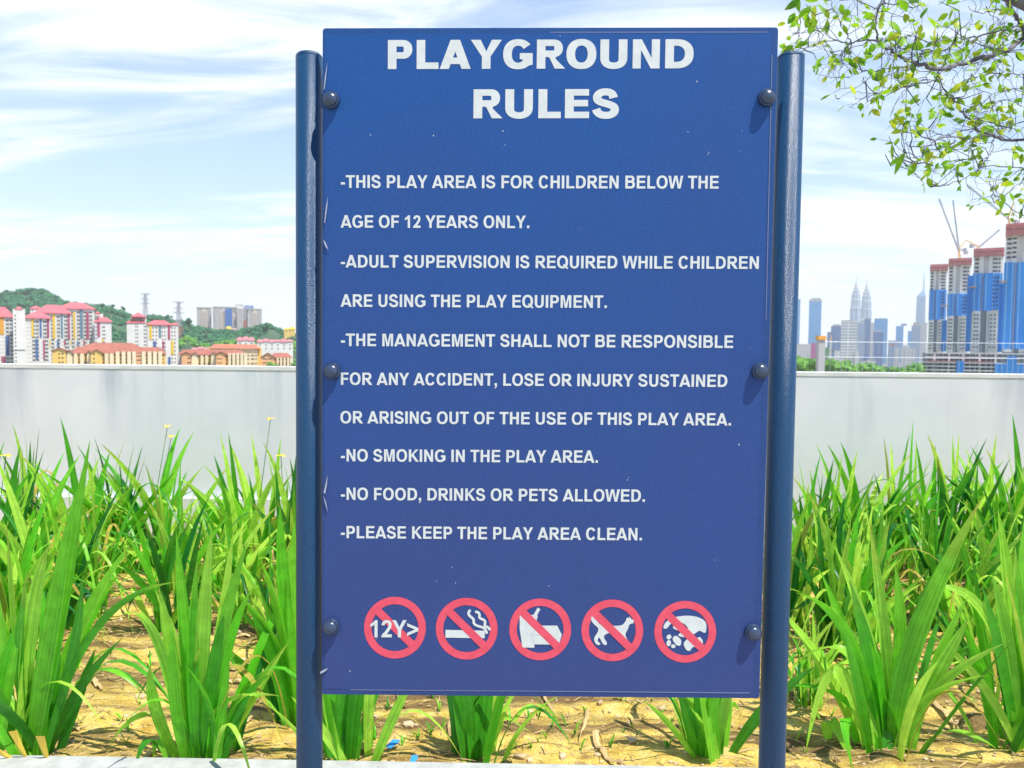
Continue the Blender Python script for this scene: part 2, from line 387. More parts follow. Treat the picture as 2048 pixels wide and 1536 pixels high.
# prohibition pictograms, drawn in the pixels of a 2.56x crop of the photo
def zp(x, y): return (680 + x / 2.56, 1160 + y / 2.56)
def pic_poly(mb, pts, lay):
    q = [at(*zp(*p), FACE_Y) for p in pts]
    for v in q: v.y = ZT - 0.00012 * lay
    mb.add([bl(v) for v in q], [tuple(range(len(q)))])
def pic_strip(mb, a, b, lay):
    n = len(a); q = [at(*zp(*p), FACE_Y) for p in list(a) + list(b)]
    for v in q: v.y = ZT - 0.00012 * lay
    mb.add([bl(v) for v in q], [(i, i + 1, n + i + 1, n + i) for i in range(n - 1)])
def circ(cx, cy, r, n=64, a0=0, a1=360): return [(cx + r * math.cos(rad(a0 + (a1 - a0) * i / n)), cy + r * math.sin(rad(a0 + (a1 - a0) * i / n))) for i in range(n + 1)]
def soft(pts, it=2):
    for _ in range(it):
        q = []
        for i, p in enumerate(pts):
            n = pts[(i + 1) % len(pts)]
            q += [(p[0] * .78 + n[0] * .22, p[1] * .78 + n[1] * .22), (p[0] * .22 + n[0] * .78, p[1] * .22 + n[1] * .78)]
        pts = q
    return pts
centres = [(282, 243), (649, 248), (1025, 252), (1394, 257), (1767, 264)]
for i, (cx, cyy) in enumerate(centres):
    root = thing('prohibition_sign', None, None); root.parent = board
    names = ['red prohibition ring around the mark 12Y>', 'red prohibition ring over a smoking cigarette',
             'red prohibition ring over a drink cup and food box', 'red prohibition ring over a dog',
             'red prohibition ring over a hand dropping litter']
    root['label'] = names[i]
    mb = MB(); pic_strip(mb, circ(cx, cyy, 158), circ(cx, cyy, 120), 1); mb.build('red_ring', M_red, root)
    mb = MB(); a = rad(44.5); d = (math.cos(a), math.sin(a)); n_ = (-d[1], d[0]); hw = 20
    sl = 1 if i == 0 else 4
    pic_poly(mb, [(cx + d[0] * t + n_[0] * s, cyy + d[1] * t + n_[1] * s) for t, s in ((-130, -hw), (130, -hw), (130, hw), (-130, hw))], sl + (1.5 if i == 0 else 0))
    mb.build('slash', M_red, root)
    mb = MB()
    if i == 0:
        pen = 0
        for ch, xx, ww, tw in (('1', 150, 62, 556), ('2', 208, 62, 556), ('Y', 268, 74, 667), ('>', 340, 66, 584)):
            for k, pc in enumerate(glyph(ch, 150, 122, tw)):
                f = lambda q: (xx + q[0] / tw * ww, 292 - q[1] * 88 / CAP)
                if pc[0] == 'p': pic_poly(mb, [f(q) for q in pc[1]], 4 + k * .4)
                else: pic_strip(mb, [f(q) for q in pc[1]], [f(q) for q in pc[2]], 4 + k * .4)
    if i == 1:
        pic_poly(mb, [(540, 254), (741, 258), (741, 297), (540, 294)], 2)
        for px_, k in (((660, 152), 2.2), ((705, 162), 2.6)):
            ch = [(px_[0] + 8, px_[1]), (px_[0] - 12, px_[1] + 18), (px_[0] + 2, px_[1] + 30), (px_[0] + 18, px_[1] + 42), (px_[0] + 34, px_[1] + 54), (px_[0] + 14, px_[1] + 64), (px_[0] + 36, px_[1] + 78), (px_[0] + 66, px_[1] + 92), (px_[0] + 84, px_[1] + 82), (px_[0] + (92 if k < 2.5 else 62), px_[1] + 122 - (26 if k > 2.5 else 0))]
            if k > 2.5: ch = [(692, 163), (708, 160), (716, 168), (714, 186), (710, 202), (752, 196), (742, 222), (736, 244), (764, 232), (767, 256)]
            st = strip(bez(ch, 8), 13, 13); pic_strip(mb, st[1], st[2], k)
    if i == 2:
        pic_poly(mb, [(920, 180), (938, 176), (1010, 178), (1000, 300), (994, 346), (934, 344), (920, 250)], 2)
        pic_poly(mb, [(990, 178), (1012, 140), (1026, 148), (1006, 184)], 2.4)
        pic_poly(mb, [(978, 280), (1012, 232), (1112, 232), (1136, 280), (1120, 330), (996, 328)], 2.8)
        pic_poly(mb, [(938, 176), (1010, 178), (1013, 190), (930, 190)], 2.2)
    if i == 3:
        pic_poly(mb, soft([(1290, 180), (1312, 202), (1334, 232), (1440, 234), (1462, 212), (1468, 190), (1478, 194), (1482, 184), (1488, 196), (1506, 206), (1500, 222), (1482, 224), (1474, 250), (1458, 278), (1478, 318), (1470, 326), (1440, 300), (1424, 276), (1388, 268), (1360, 276), (1348, 290), (1368, 322), (1362, 333), (1346, 328), (1328, 292), (1322, 296), (1318, 312), (1334, 324), (1326, 334), (1308, 326), (1298, 298), (1322, 262), (1322, 244), (1296, 222), (1284, 200)], 1), 2)
    if i == 4:
        pic_poly(mb, soft([(1652, 246), (1664, 216), (1700, 190), (1770, 180), (1830, 186), (1876, 212), (1874, 270), (1858, 268), (1840, 256), (1810, 278), (1762, 294), (1728, 284), (1740, 268), (1780, 262), (1782, 244), (1762, 222), (1730, 212), (1692, 222), (1672, 250)], 2), 2)
        pic_poly(mb, soft([(1700, 244), (1712, 226), (1740, 220), (1772, 240), (1764, 262), (1728, 258)], 2), 2.4)
        for k, b in enumerate(([(1672, 282), (1690, 276), (1698, 290), (1690, 302), (1672, 302)], [(1670, 316), (1684, 302), (1696, 316), (1690, 336), (1674, 338)], [(1704, 290), (1722, 282), (1748, 306), (1744, 336), (1722, 334), (1702, 308)], [(1694, 332), (1706, 326), (1720, 338), (1710, 348), (1696, 346)],
                               [(1772, 304), (1790, 296), (1812, 300), (1836, 326), (1826, 344), (1806, 340), (1790, 364), (1772, 358), (1756, 326)], [(1826, 296), (1842, 288), (1858, 310), (1856, 336), (1840, 330)])):
            pic_poly(mb, soft(b, 1), 2 + .2 * k)
    mb.build('pictogram', M_white, root)
    if i == 2:
        mb = MB()
        for a, b in (((978, 281), (1060, 282)), ((1012, 233), (980, 279)), ((988, 300), (994, 330))):
            p, q = at(*zp(*a), FACE_Y), at(*zp(*b), FACE_Y); p.y = q.y = ZT - 0.00012 * 3.2
            dd = (q - p).normalized(); s = Vector((-dd.z, 0, dd.x)) * 0.0006
            mb.add([bl(p - s), bl(q - s), bl(q + s), bl(p + s)], [(0, 1, 2, 3)])
        mb.build('fold_line', mat('fold_grey', (0.42, 0.46, 0.46), 0.6), root)

# sky reflection painted in colour: greener blue towards the top, more violet low down
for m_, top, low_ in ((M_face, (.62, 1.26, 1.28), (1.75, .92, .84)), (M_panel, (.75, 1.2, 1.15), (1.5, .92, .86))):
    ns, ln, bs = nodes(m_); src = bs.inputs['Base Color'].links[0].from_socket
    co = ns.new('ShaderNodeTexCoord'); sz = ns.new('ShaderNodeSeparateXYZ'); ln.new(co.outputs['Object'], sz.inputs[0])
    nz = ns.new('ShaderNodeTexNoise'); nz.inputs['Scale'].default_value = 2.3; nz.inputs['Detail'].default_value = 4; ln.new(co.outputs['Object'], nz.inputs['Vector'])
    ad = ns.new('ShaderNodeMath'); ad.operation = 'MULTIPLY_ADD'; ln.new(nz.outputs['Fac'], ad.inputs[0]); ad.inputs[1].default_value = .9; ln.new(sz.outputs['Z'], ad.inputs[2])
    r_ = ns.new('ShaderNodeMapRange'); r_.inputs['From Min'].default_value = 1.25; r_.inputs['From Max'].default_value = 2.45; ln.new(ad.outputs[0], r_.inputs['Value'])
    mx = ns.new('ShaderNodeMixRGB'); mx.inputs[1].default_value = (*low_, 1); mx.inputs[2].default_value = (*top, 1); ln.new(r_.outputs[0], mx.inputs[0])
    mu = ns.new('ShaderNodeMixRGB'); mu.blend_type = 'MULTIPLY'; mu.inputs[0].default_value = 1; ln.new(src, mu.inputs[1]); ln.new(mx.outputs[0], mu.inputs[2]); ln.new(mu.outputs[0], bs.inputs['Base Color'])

# posts
PY = 0.030
for (xt, yt, xb, yb) in ((618.5, 110, 619.0, 1532), (1581.5, 111, 1543.5, 1532)):
    t = at(xt, yt, PY); b = at(xb, yb, PY); d = (b - t) / (b.z - t.z)
    foot = t + d * (-0.40 - t.z)
    r = 0.0240
    mb = MB(); top = t
    ax = [foot, foot + (top - foot) * .5, top - Vector((0, 0, .006))]
    mb.tube([bl(p) for p in ax], r, 40, True)
    po = mb.build('post', M_post, board, True)
    mb = MB(); mb.lathe([(r, -.0062), (r - .0004, -.0035), (r - .0018, -.001), (r - .0042, .0012), (r - .009, .0032), (r - .015, .0044), (.001, .0050)], 40, Matrix.Translation(Vector(bl(top))))
    mb.build('post_cap', M_post, po, True)
    mb = MB(); mb.lathe([(.055, 0), (.055, .008), (.030, .009)], 32, Matrix.Translation(Vector(bl(foot))))
    mb.build('base_plate', M_post, po)
# bolts with washers and the tabs that carry the panel
def faceM(p): return Matrix.Translation(Vector(bl(p))) @ Matrix.Rotation(math.pi / 2, 4, 'X')
for x, y, s in ((663, 202, -1), (665, 742, -1), (663, 1252, -1), (1532, 197, 1), (1519, 742, 1), (1505, 1263, 1)):
    p = at(x, y, -0.0006)
    mb = MB(); mb.lathe([(.0150, 0), (.0150, .0075), (.0141, .0088), (.0120, .0088)], 32, faceM(p))
    b = mb.build('bolt', M_bolt, board, True)
    es = b.modifiers.new('edge', 'EDGE_SPLIT'); es.split_angle = rad(40)
    mb = MB(); pr = [(.0122, .0080)] + [(.0122 * math.cos(rad(a)), .0092 + .0080 * math.sin(rad(a))) for a in (0, 15, 30, 45, 60, 75)] + [(.0018, .0172)]
    mb.lathe(pr, 32, faceM(p)); mb.build('domed_head', M_bolt, b, True)
    q = at(x, y, 0.006)
    MB().add([bl(Vector((q.x + dx, yy, q.z + dz))) for yy in (.0045, .014) for dx, dz in ((-.018, -.012), (.004 + .006 * s, -.012), (.004 + .006 * s, .012), (-.018, .012))],
             [(0, 1, 2, 3), (7, 6, 5, 4), (0, 4, 5, 1), (1, 5, 6, 2), (2, 6, 7, 3), (3, 7, 4, 0)]).build('mounting_tab', M_post, board)
# torn slivers of protective film on the left edge, scuffs and specks
for pts in ([(647, 180), (650, 150), (655, 124), (652, 155), (649, 178)], [(648, 445), (651, 418), (656, 392), (654, 420), (650, 446)], [(646, 478), (652, 486), (657, 500), (651, 494)],
            [(647, 985), (651, 968), (655, 950), (654, 970), (650, 988)], [(646, 990), (652, 1004), (656, 1026), (651, 1010)], [(640, 1344), (648, 1339), (657, 1336), (650, 1343), (641, 1348)]):
    mb = MB(); n = len(pts); f = [at(*p, -0.002) for p in pts]; g = [at(*p, -0.0035) for p in pts]
    mb.add([bl(p) for p in g + f], [tuple(range(n)), tuple(range(n, 2 * n))[::-1]] + [(i, (i + 1) % n, n + (i + 1) % n, n + i) for i in range(n)])
    mb.build('torn_film', M_sliver, board)
rnd = random.Random(5); mb = MB()
for x, y in [(741, 270), (867, 271), (1006, 262), (1004, 296), (1394, 163), (1376, 263), (1416, 309), (1418, 305), (1480, 303), (904, 1135), (911, 1166), (984, 83), (1120, 72), (1484, 262), (1501, 697), (1478, 889), (752, 1278), (1098, 1172), (873, 1163), (700, 1342), (1255, 960), (1257, 955), (1160, 458), (1010, 290), (820, 905), (1430, 1120)]:
    p = at(x, y, -0.0008); r = rnd.uniform(.0004, .0009); h = rnd.uniform(1, 2.2)
    mb.add([bl(p + Vector((r * math.cos(a), 0, h * r * math.sin(a)))) for a in (0, 1.05, 2.1, 3.14, 4.2, 5.24)], [(0, 1, 2, 3, 4, 5)])
mb.build('dried_specks', M_white, pn)['kind'] = 'stuff'

# ------------------------------------------------------------------ planting bed, kerb, paving
rnd = random.Random(11)
M_soil = bpy.data.materials.new('sandy_soil'); M_soil.use_nodes = True
ns, ln, bs = nodes(M_soil)
co = ns.new('ShaderNodeTexCoord')
def soil_noise(scale, detail, rot=0, stretch=(1, 1, 1), rough=.55, dist=0.0):
    mp = ns.new('ShaderNodeMapping'); mp.inputs['Rotation'].default_value = (0, 0, rad(rot)); mp.inputs['Scale'].default_value = stretch
    ln.new(co.outputs['Object'], mp.inputs[0]); n = ns.new('ShaderNodeTexNoise')
    n.inputs['Scale'].default_value = scale; n.inputs['Detail'].default_value = detail; n.inputs['Roughness'].default_value = rough; n.inputs['Distortion'].default_value = dist
    ln.new(mp.outputs[0], n.inputs['Vector']); return n.outputs['Fac']
def ramp_(fac, stops):
    r = ns.new('ShaderNodeValToRGB'); ln.new(fac, r.inputs[0])
    for i, (p, c) in enumerate(stops):
        e = r.color_ramp.elements[i] if i < 2 else r.color_ramp.elements.new(p)
        e.position = p; e.color = (*c, 1)
    return r.outputs[0]
def mixc(f, a, b, mode='MIX'):
    m_ = ns.new('ShaderNodeMixRGB'); m_.blend_type = mode
    for i, v in enumerate((f, a, b)):
        if isinstance(v, (int, float)): m_.inputs[i].default_value = v
        elif isinstance(v, tuple): m_.inputs[i].default_value = (*v, 1)
        else: ln.new(v, m_.inputs[i])
    return m_.outputs[0]
sand = ramp_(soil_noise(14, 6, 0, (1, 1, 1), .65), [(.3, (.50, .32, .05)), (.5, (.74, .54, .12)), (.72, (.80, .66, .27))])
moss = ramp_(soil_noise(3.2, 8, 0, (1, 1, 1), .7, .6), [(.50, (0, 0, 0)), (.66, (1, 1, 1))])
rill = ramp_(soil_noise(4.6, 6, 38, (.25, 2.2, 1), .6, .5), [(.46, (0, 0, 0)), (.58, (1, 1, 1))])
c_ = mixc(rill, sand, (.20, .125, .04)); m2 = mixc(.6, moss, (0, 0, 0))
c_ = mixc(m2, c_, (.16, .15, .04))
gr = ramp_(soil_noise(160, 3), [(.35, (.72, .70, .66)), (.65, (1.15, 1.12, 1.1))])
c_ = mixc(1.0, c_, gr, 'MULTIPLY'); ln.new(c_, bs.inputs['Base Color']); bs.inputs['Roughness'].default_value = .9
bp = ns.new('ShaderNodeBump'); bp.inputs['Strength'].default_value = .9; bp.inputs['Distance'].default_value = .02
ln.new(soil_noise(45, 6, 20, (.6, 1.3, 1), .7), bp.inputs['Height']); ln.new(bp.outputs[0], bs.inputs['Normal'])

WALL_Y = 2.95; KERB_B = on_z(1024, 1527, .022).y
def soil_z(x, y):
    a = rad(38); u = x * math.cos(a) - y * math.sin(a); v = x * math.sin(a) + y * math.cos(a)
    h = 0.020 * noise.noise(Vector((x * 1.3, y * 1.3, 0)))
    h += 0.024 * noise.noise(Vector((u * 1.6, v * 9, 3.1))) + 0.011 * noise.noise(Vector((x * 13, y * 13, 7))) + .006 * noise.noise(Vector((x * 31, y * 31, 2)))
    return h - .010
def grid(x0, x1, y0, y1, nx, ny, fz):
    mb = MB()
    for j in range(ny + 1):
        for i in range(nx + 1):
            x = x0 + (x1 - x0) * i / nx; y = y0 + (y1 - y0) * j / ny; mb.v.append((x, y, fz(x, y)))
    for j in range(ny):
        for i in range(nx):
            a = j * (nx + 1) + i; mb.f.append((a, a + 1, a + nx + 2, a + nx + 1))
    return mb
tag(grid(-5.5, 6.5, KERB_B - .03, WALL_Y + .02, 620, 130, soil_z).build('planting_soil', M_soil, None, True), kind='structure')
M_conc = mat('kerb_render', (.42, .43, .425), .85, (.32, .33, .325), 22, 6, .25, 160)
tag(MB().box(-5.5, 6.5, KERB_B - .13, KERB_B, -.42, .022).build('kerb', M_conc), kind='structure')
M_pave = mat('paving', (.40, .38, .35), .85, (.30, .29, .27), 6, 6, .2, 80)
tag(MB().box(-12, 13, -14, KERB_B - .131, -.9, -.40).build('paving', M_pave), kind='structure')
tag(MB().box(-12, 13, KERB_B - .131, 14, -.9, -.41).build('terrace_slab', M_pave), kind='structure')

# parapet wall
M_wall = bpy.data.materials.new('painted_render'); M_wall.use_nodes = True
ns, ln, bs = nodes(M_wall); co = ns.new('ShaderNodeTexCoord')
base = ramp_(soil_noise(2.2, 7, 0, (1, 1, 1), .6), [(.3, (.56, .59, .625)), (.7, (.65, .67, .70))])
strk = ramp_(soil_noise(3.1, 6, 0, (1.0, 1, .10), .6, .3), [(.52, (1, 1, 1)), (.70, (.60, .65, .71))])
spz = ns.new('ShaderNodeSeparateXYZ'); ln.new(co.outputs['Object'], spz.inputs[0])
mr = ns.new('ShaderNodeMapRange'); mr.inputs['From Min'].default_value = .45; mr.inputs['From Max'].default_value = .95; ln.new(spz.outputs['Z'], mr.inputs['Value'])
c_ = mixc(mr.outputs[0], base, mixc(1.0, base, strk, 'MULTIPLY'))
ln.new(c_, bs.inputs['Base Color']); bs.inputs['Roughness'].default_value = .8
bp = ns.new('ShaderNodeBump'); bp.inputs['Strength'].default_value = .05; bp.inputs['Distance'].default_value = .006
ln.new(soil_noise(70, 5), bp.inputs['Height']); ln.new(bp.outputs[0], bs.inputs['Normal'])
wall = thing('parapet_wall', 'low pale grey rendered wall behind the planting bed, streaked with stains', 'wall', (0, WALL_Y, 0))
MB().box(-5.5, 6.5, 0, .16, -.4, .957).build('wall_face', M_wall, wall)
mbw = MB().box(-5.5, 6.5, -.003, .17, .9575, .978)
o = mbw.build('coping', mat('coping_paint', (.64, .645, .64), .75, (.54, .545, .54), 9, 6, .15, 90), wall)
MB().box(-5.5, 1.2, -.05, -.001, -.4, .232).build('plinth', M_wall, wall)

# ------------------------------------------------------------------ straw, pebbles, weeds (countless)
rnd = random.Random(21)
mb = MB()
for k in range(5200):
    x = rnd.uniform(-2.6, 2.8); y = KERB_B + .01 + (rnd.random() ** 1.3) * 2.2; z = soil_z(x, y)
    a = rnd.gauss(rad(-20), .9); ln_ = rnd.uniform(.012, .06) * (1.6 if rnd.random() < .08 else 1); wd = rnd.uniform(.0008, .0024)
    d = Vector((math.cos(a), math.sin(a), rnd.uniform(-.12, .25))); s = Vector((-math.sin(a), math.cos(a), 0)) * wd
    p = Vector((x, y, z + rnd.uniform(.001, .006))); q = p + d * ln_; mm = (p + q) / 2 + Vector((0, 0, wd * 2.2))
    mb.add([p - s, p + s, q + s * .4, q - s * .4, mm], [(0, 1, 4), (1, 2, 4), (2, 3, 4), (3, 0, 4)])
for k in range(70):                              # fallen strap leaves, dry and curled
    x = rnd.uniform(-2.2, 2.4); y = KERB_B + .04 + (rnd.random() ** 1.3) * 2.0; a = rnd.uniform(0, 6.28); n = 7; l_ = rnd.uniform(.06, .22); wd = rnd.uniform(.004, .010); cv = rnd.uniform(-2, 2); p = Vector((x, y, 0)); vs = []
    for i in range(n + 1):
        aa = a + cv * i / n * .5; s = Vector((-math.sin(aa), math.cos(aa), 0)) * wd * (1 - (i / n) ** 2 * .9); z = soil_z(p.x, p.y) + .006 + .012 * math.sin(i * 1.1 + a) ** 2
        vs += [Vector((p.x, p.y, z)) - s, Vector((p.x, p.y, z + wd * .5)), Vector((p.x, p.y, z)) + s]; p = p + Vector((math.cos(aa), math.sin(aa), 0)) * l_ / n
    mb.add(vs, [f for i in range(n) for f in ((3*i, 3*i+1, 3*i+4, 3*i+3), (3*i+1, 3*i+2, 3*i+5, 3*i+4))])
tag(mb.build('straw_litter', mat('straw', (.62, .46, .22), .8, (.36, .24, .10), 11)), 'dry straw and bark scraps scattered over the sandy soil', 'straw', kind='stuff')
mb = MB(); ico = bmesh.new(); bmesh.ops.create_icosphere(ico, subdivisions=1, radius=1); iv = [v.co.copy() for v in ico.verts]; iff = [tuple(v.index for v in f.verts) for f in ico.faces]; ico.free()
for k in range(3200):
    x = rnd.uniform(-2.6, 2.8); y = KERB_B + .01 + (rnd.random() ** 1.4) * 2.2; r = rnd.uniform(.002, .006) * (2.6 if rnd.random() < .10 else 1)
    c = Vector((x, y, soil_z(x, y) + r * .3)); sx, sy_, sz = rnd.uniform(.7, 1.5), rnd.uniform(.7, 1.4), rnd.uniform(.45, .9)
    mb.add([c + Vector((v.x * sx, v.y * sy_, v.z * sz)) * r * rnd.uniform(.8, 1.2) for v in iv], iff)
tag(mb.build('pebbles', mat('pebble', (.60, .48, .32), .85, (.36, .24, .12), 17)), 'small pale pebbles and clods lying on the sandy soil', 'pebbles', kind='stuff')

# ------------------------------------------------------------------ leaf materials
def leaf_mat(name, lo, mid, hi, transl=.35, rough=.45, stripes=0.0):
    m = bpy.data.materials.new(name); m.use_nodes = True
    t = m.node_tree; b = t.nodes['Principled BSDF']; o = t.nodes['Material Output']
    a = t.nodes.new('ShaderNodeAttribute'); a.attribute_name = 'tint'
    sx = t.nodes.new('ShaderNodeSeparateColor'); t.links.new(a.outputs['Color'], sx.inputs[0])
    r = t.nodes.new('ShaderNodeValToRGB'); t.links.new(sx.outputs[0], r.inputs[0])
    r.color_ramp.elements[0].color = (*lo, 1); r.color_ramp.elements[1].color = (*hi, 1)
    e = r.color_ramp.elements.new(.5); e.color = (*mid, 1)
    dry = t.nodes.new('ShaderNodeMixRGB'); t.links.new(sx.outputs[1], dry.inputs[0]); t.links.new(r.outputs[0], dry.inputs[1]); dry.inputs[2].default_value = (.60, .42, .10, 1)
    co = t.nodes.new('ShaderNodeTexCoord'); n = t.nodes.new('ShaderNodeTexNoise'); n.inputs['Scale'].default_value = 30; n.inputs['Detail'].default_value = 4
    t.links.new(co.outputs['Object'], n.inputs['Vector'])
    r2 = t.nodes.new('ShaderNodeValToRGB'); r2.color_ramp.elements[0].position = .3; r2.color_ramp.elements[0].color = (.78, .80, .7, 1); r2.color_ramp.elements[1].position = .7; r2.color_ramp.elements[1].color = (1.1, 1.1, 1.1, 1)
    t.links.new(n.outputs['Fac'], r2.inputs[0])
    mu = t.nodes.new('ShaderNodeMixRGB'); mu.blend_type = 'MULTIPLY'; mu.inputs[0].default_value = 1
    t.links.new(dry.outputs[0], mu.inputs[1]); t.links.new(r2.outputs[0], mu.inputs[2])
    if stripes:
        cbn = t.nodes.new('ShaderNodeCombineXYZ'); ml = t.nodes.new('ShaderNodeMath'); ml.operation = 'MULTIPLY'; ml.inputs[1].default_value = stripes
        t.links.new(sx.outputs[2], ml.inputs[0]); t.links.new(ml.outputs[0], cbn.inputs[0]); ml2 = t.nodes.new('ShaderNodeMath'); ml2.operation = 'MULTIPLY'; ml2.inputs[1].default_value = 90; t.links.new(sx.outputs[0], ml2.inputs[0]); t.links.new(ml2.outputs[0], cbn.inputs[1])
        n3 = t.nodes.new('ShaderNodeTexNoise'); n3.inputs['Scale'].default_value = 1; n3.inputs['Detail'].default_value = 3; t.links.new(cbn.outputs[0], n3.inputs['Vector'])
        r3 = t.nodes.new('ShaderNodeValToRGB'); r3.color_ramp.elements[0].position = .35; r3.color_ramp.elements[0].color = (.62, .72, .62, 1); r3.color_ramp.elements[1].position = .65; r3.color_ramp.elements[1].color = (1.18, 1.12, 1.1, 1)
        t.links.new(n3.outputs['Fac'], r3.inputs[0]); m3 = t.nodes.new('ShaderNodeMixRGB'); m3.blend_type = 'MULTIPLY'; m3.inputs[0].default_value = 1
        t.links.new(mu.outputs[0], m3.inputs[1]); t.links.new(r3.outputs[0], m3.inputs[2]); mu = m3
    t.links.new(mu.outputs[0], b.inputs['Base Color']); b.inputs['Roughness'].default_value = rough; b.inputs['Specular IOR Level'].default_value = .34
    tr = t.nodes.new('ShaderNodeBsdfTranslucent'); hs = t.nodes.new('ShaderNodeHueSaturation'); hs.inputs['Value'].default_value = 1.35; hs.inputs['Hue'].default_value = .485
    t.links.new(mu.outputs[0], hs.inputs['Color']); t.links.new(hs.outputs[0], tr.inputs['Color'])
    mx = t.nodes.new('ShaderNodeMixShader'); mx.inputs[0].default_value = transl
    t.links.new(b.outputs[0], mx.inputs[1]); t.links.new(tr.outputs[0], mx.inputs[2]); t.links.new(mx.outputs[0], o.inputs['Surface'])
    return m
M_iris = leaf_mat('iris_leaf', (.018, .18, .032), (.115, .55, .022), (.47, .79, .10), .48, .34, 9.0)
M_tleaf = leaf_mat('tree_leaf', (.09, .28, .010), (.21, .46, .014), (.42, .50, .03), .5)
M_stalk = mat('flower_stalk', (.05, .16, .03), .6)
M_petal = mat('yellow_petal', (.85, .62, .03), .5, (.75, .45, .02), 60)
M_dry = mat('dry_leaf', (.74, .56, .05), .6, (.62, .40, .06), 14)

class LeafMB(MB):
    def __init__(s): super().__init__(); s.t = []
    def leaf(s, b, mid, tip, width, side=None, tint=.5, dry=0.0, n=10, fold=.22, kink=None, dead=0.0):
        c = mid * 2 - (b + tip) * .5
        if kink: pts = [b.lerp(mid, min(1, i / (n * .6))) if i <= n * .6 else mid.lerp(tip, (i - n * .6) / (n * .4)) for i in range(n + 1)]
        else: pts = [b * (1 - t)**2 + c * 2 * t * (1 - t) + tip * t * t for t in (i / n for i in range(n + 1))]
        o = len(s.v)
        for i, p in enumerate(pts):
            t = i / n; tg = (pts[min(i + 1, n)] - pts[max(i - 1, 0)]).normalized()
            sd = side - tg * side.dot(tg); sd = sd.normalized() if sd.length > 1e-5 else tg.orthogonal().normalized()
            nr = tg.cross(sd)
            wdt = width * .5 * (0.62 + .38 * min(1, t / .35)) * (1 if t < .55 else max(0.02, 1 - ((t - .55) / .45) ** 1.7))
            s.v += [tuple(p - sd * wdt), tuple(p + nr * wdt * fold), tuple(p + sd * wdt)]
            dr = max(dead, dry if t > .93 else (dry * .3 if t > .84 else 0))
            s.t += [(tint, dr, 0, 1), (tint, dr, .5, 1), (tint, dr, 1, 1)]
        for i in range(n):
            a = o + i * 3
            s.f += [(a, a + 1, a + 4, a + 3), (a + 1, a + 2, a + 5, a + 4)]
    def build(s, name, m, parent=None):
        me = MB.mesh(s, name, m, True); at_ = me.color_attributes.new('tint', 'FLOAT_COLOR', 'POINT')
        at_.data.foreach_set('color', [c for t in s.t for c in t])
        ob = bpy.data.objects.new(name, me); C.objects.link(ob)
        if parent: ob.parent = parent
        return ob
def clump_mesh(seed, nl, H, spread=1.0):
    r = random.Random(seed); mb = LeafMB()
    fans = [(Vector((r.uniform(-.07, .07), r.uniform(-.06, .06), -.02)), r.uniform(-.5, .5)) for _ in range(6)]
    for k in range(nl):
        b0, fa = fans[k % 6]; sgn = r.choice((-1, 1)); u = r.random()
        lean = (.05 + .62 * u ** 1.5) * sgn * spread; h = H * r.uniform(.62, 1.0) * (1 - .18 * u)
        az = fa + r.gauss(0, .5); ax = Vector((math.cos(az), math.sin(az), 0))
        b = b0 + ax * lean * .05 + Vector((r.uniform(-.012, .012), r.uniform(-.02, .02), 0))
        droop = r.random() < .30
        if r.random() < .07:                     # a blade snapped and hanging
            d = ax * math.sin(lean) + Vector((0, 0, math.cos(lean))); mid = b + d * h * r.uniform(.45, .65)
            tip = mid + ax * sgn * h * r.uniform(.12, .3) - Vector((0, 0, h * r.uniform(.05, .3))); tw = r.gauss(0, .5)
            mb.leaf(b, mid, tip, r.uniform(.022, .034), Vector((math.cos(tw), math.sin(tw), 0)), min(1, max(0, r.gauss(.6, .3))), r.choice((0, .6, .9)), kink=True); continue
        if droop:
            out_ = h * r.uniform(.55, .85); mid = b + ax * sgn * out_ * .42 + Vector((0, 0, h * r.uniform(.5, .7))); tip = b + ax * sgn * out_ + Vector((0, 0, h * r.uniform(.05, .5)))
        else:
            ang = lean; d = ax * math.sin(ang) + Vector((0, 0, math.cos(ang))); bend = ax * sgn * h * r.uniform(0.0, .16)
            mid = b + d * h * .52 - bend * .1; tip = b + d * h + bend - Vector((0, 0, abs(bend.length) * .4))
        tw = r.gauss(0, .55); side = Vector((math.cos(tw), math.sin(tw), 0)) if not droop else Vector((-math.sin(az), math.cos(az), 0)).lerp(ax, .3)
        mb.leaf(b, mid, tip, r.uniform(.022, .038) * (1 if not droop else .55), side, min(1, max(0, r.gauss(.54, .42))), r.choice((0, 0, 0, .2, .9)) if r.random() < .5 else 0, dead=(.85 if droop else .45) if r.random() < (.16 if droop else .02) else 0)
    return mb
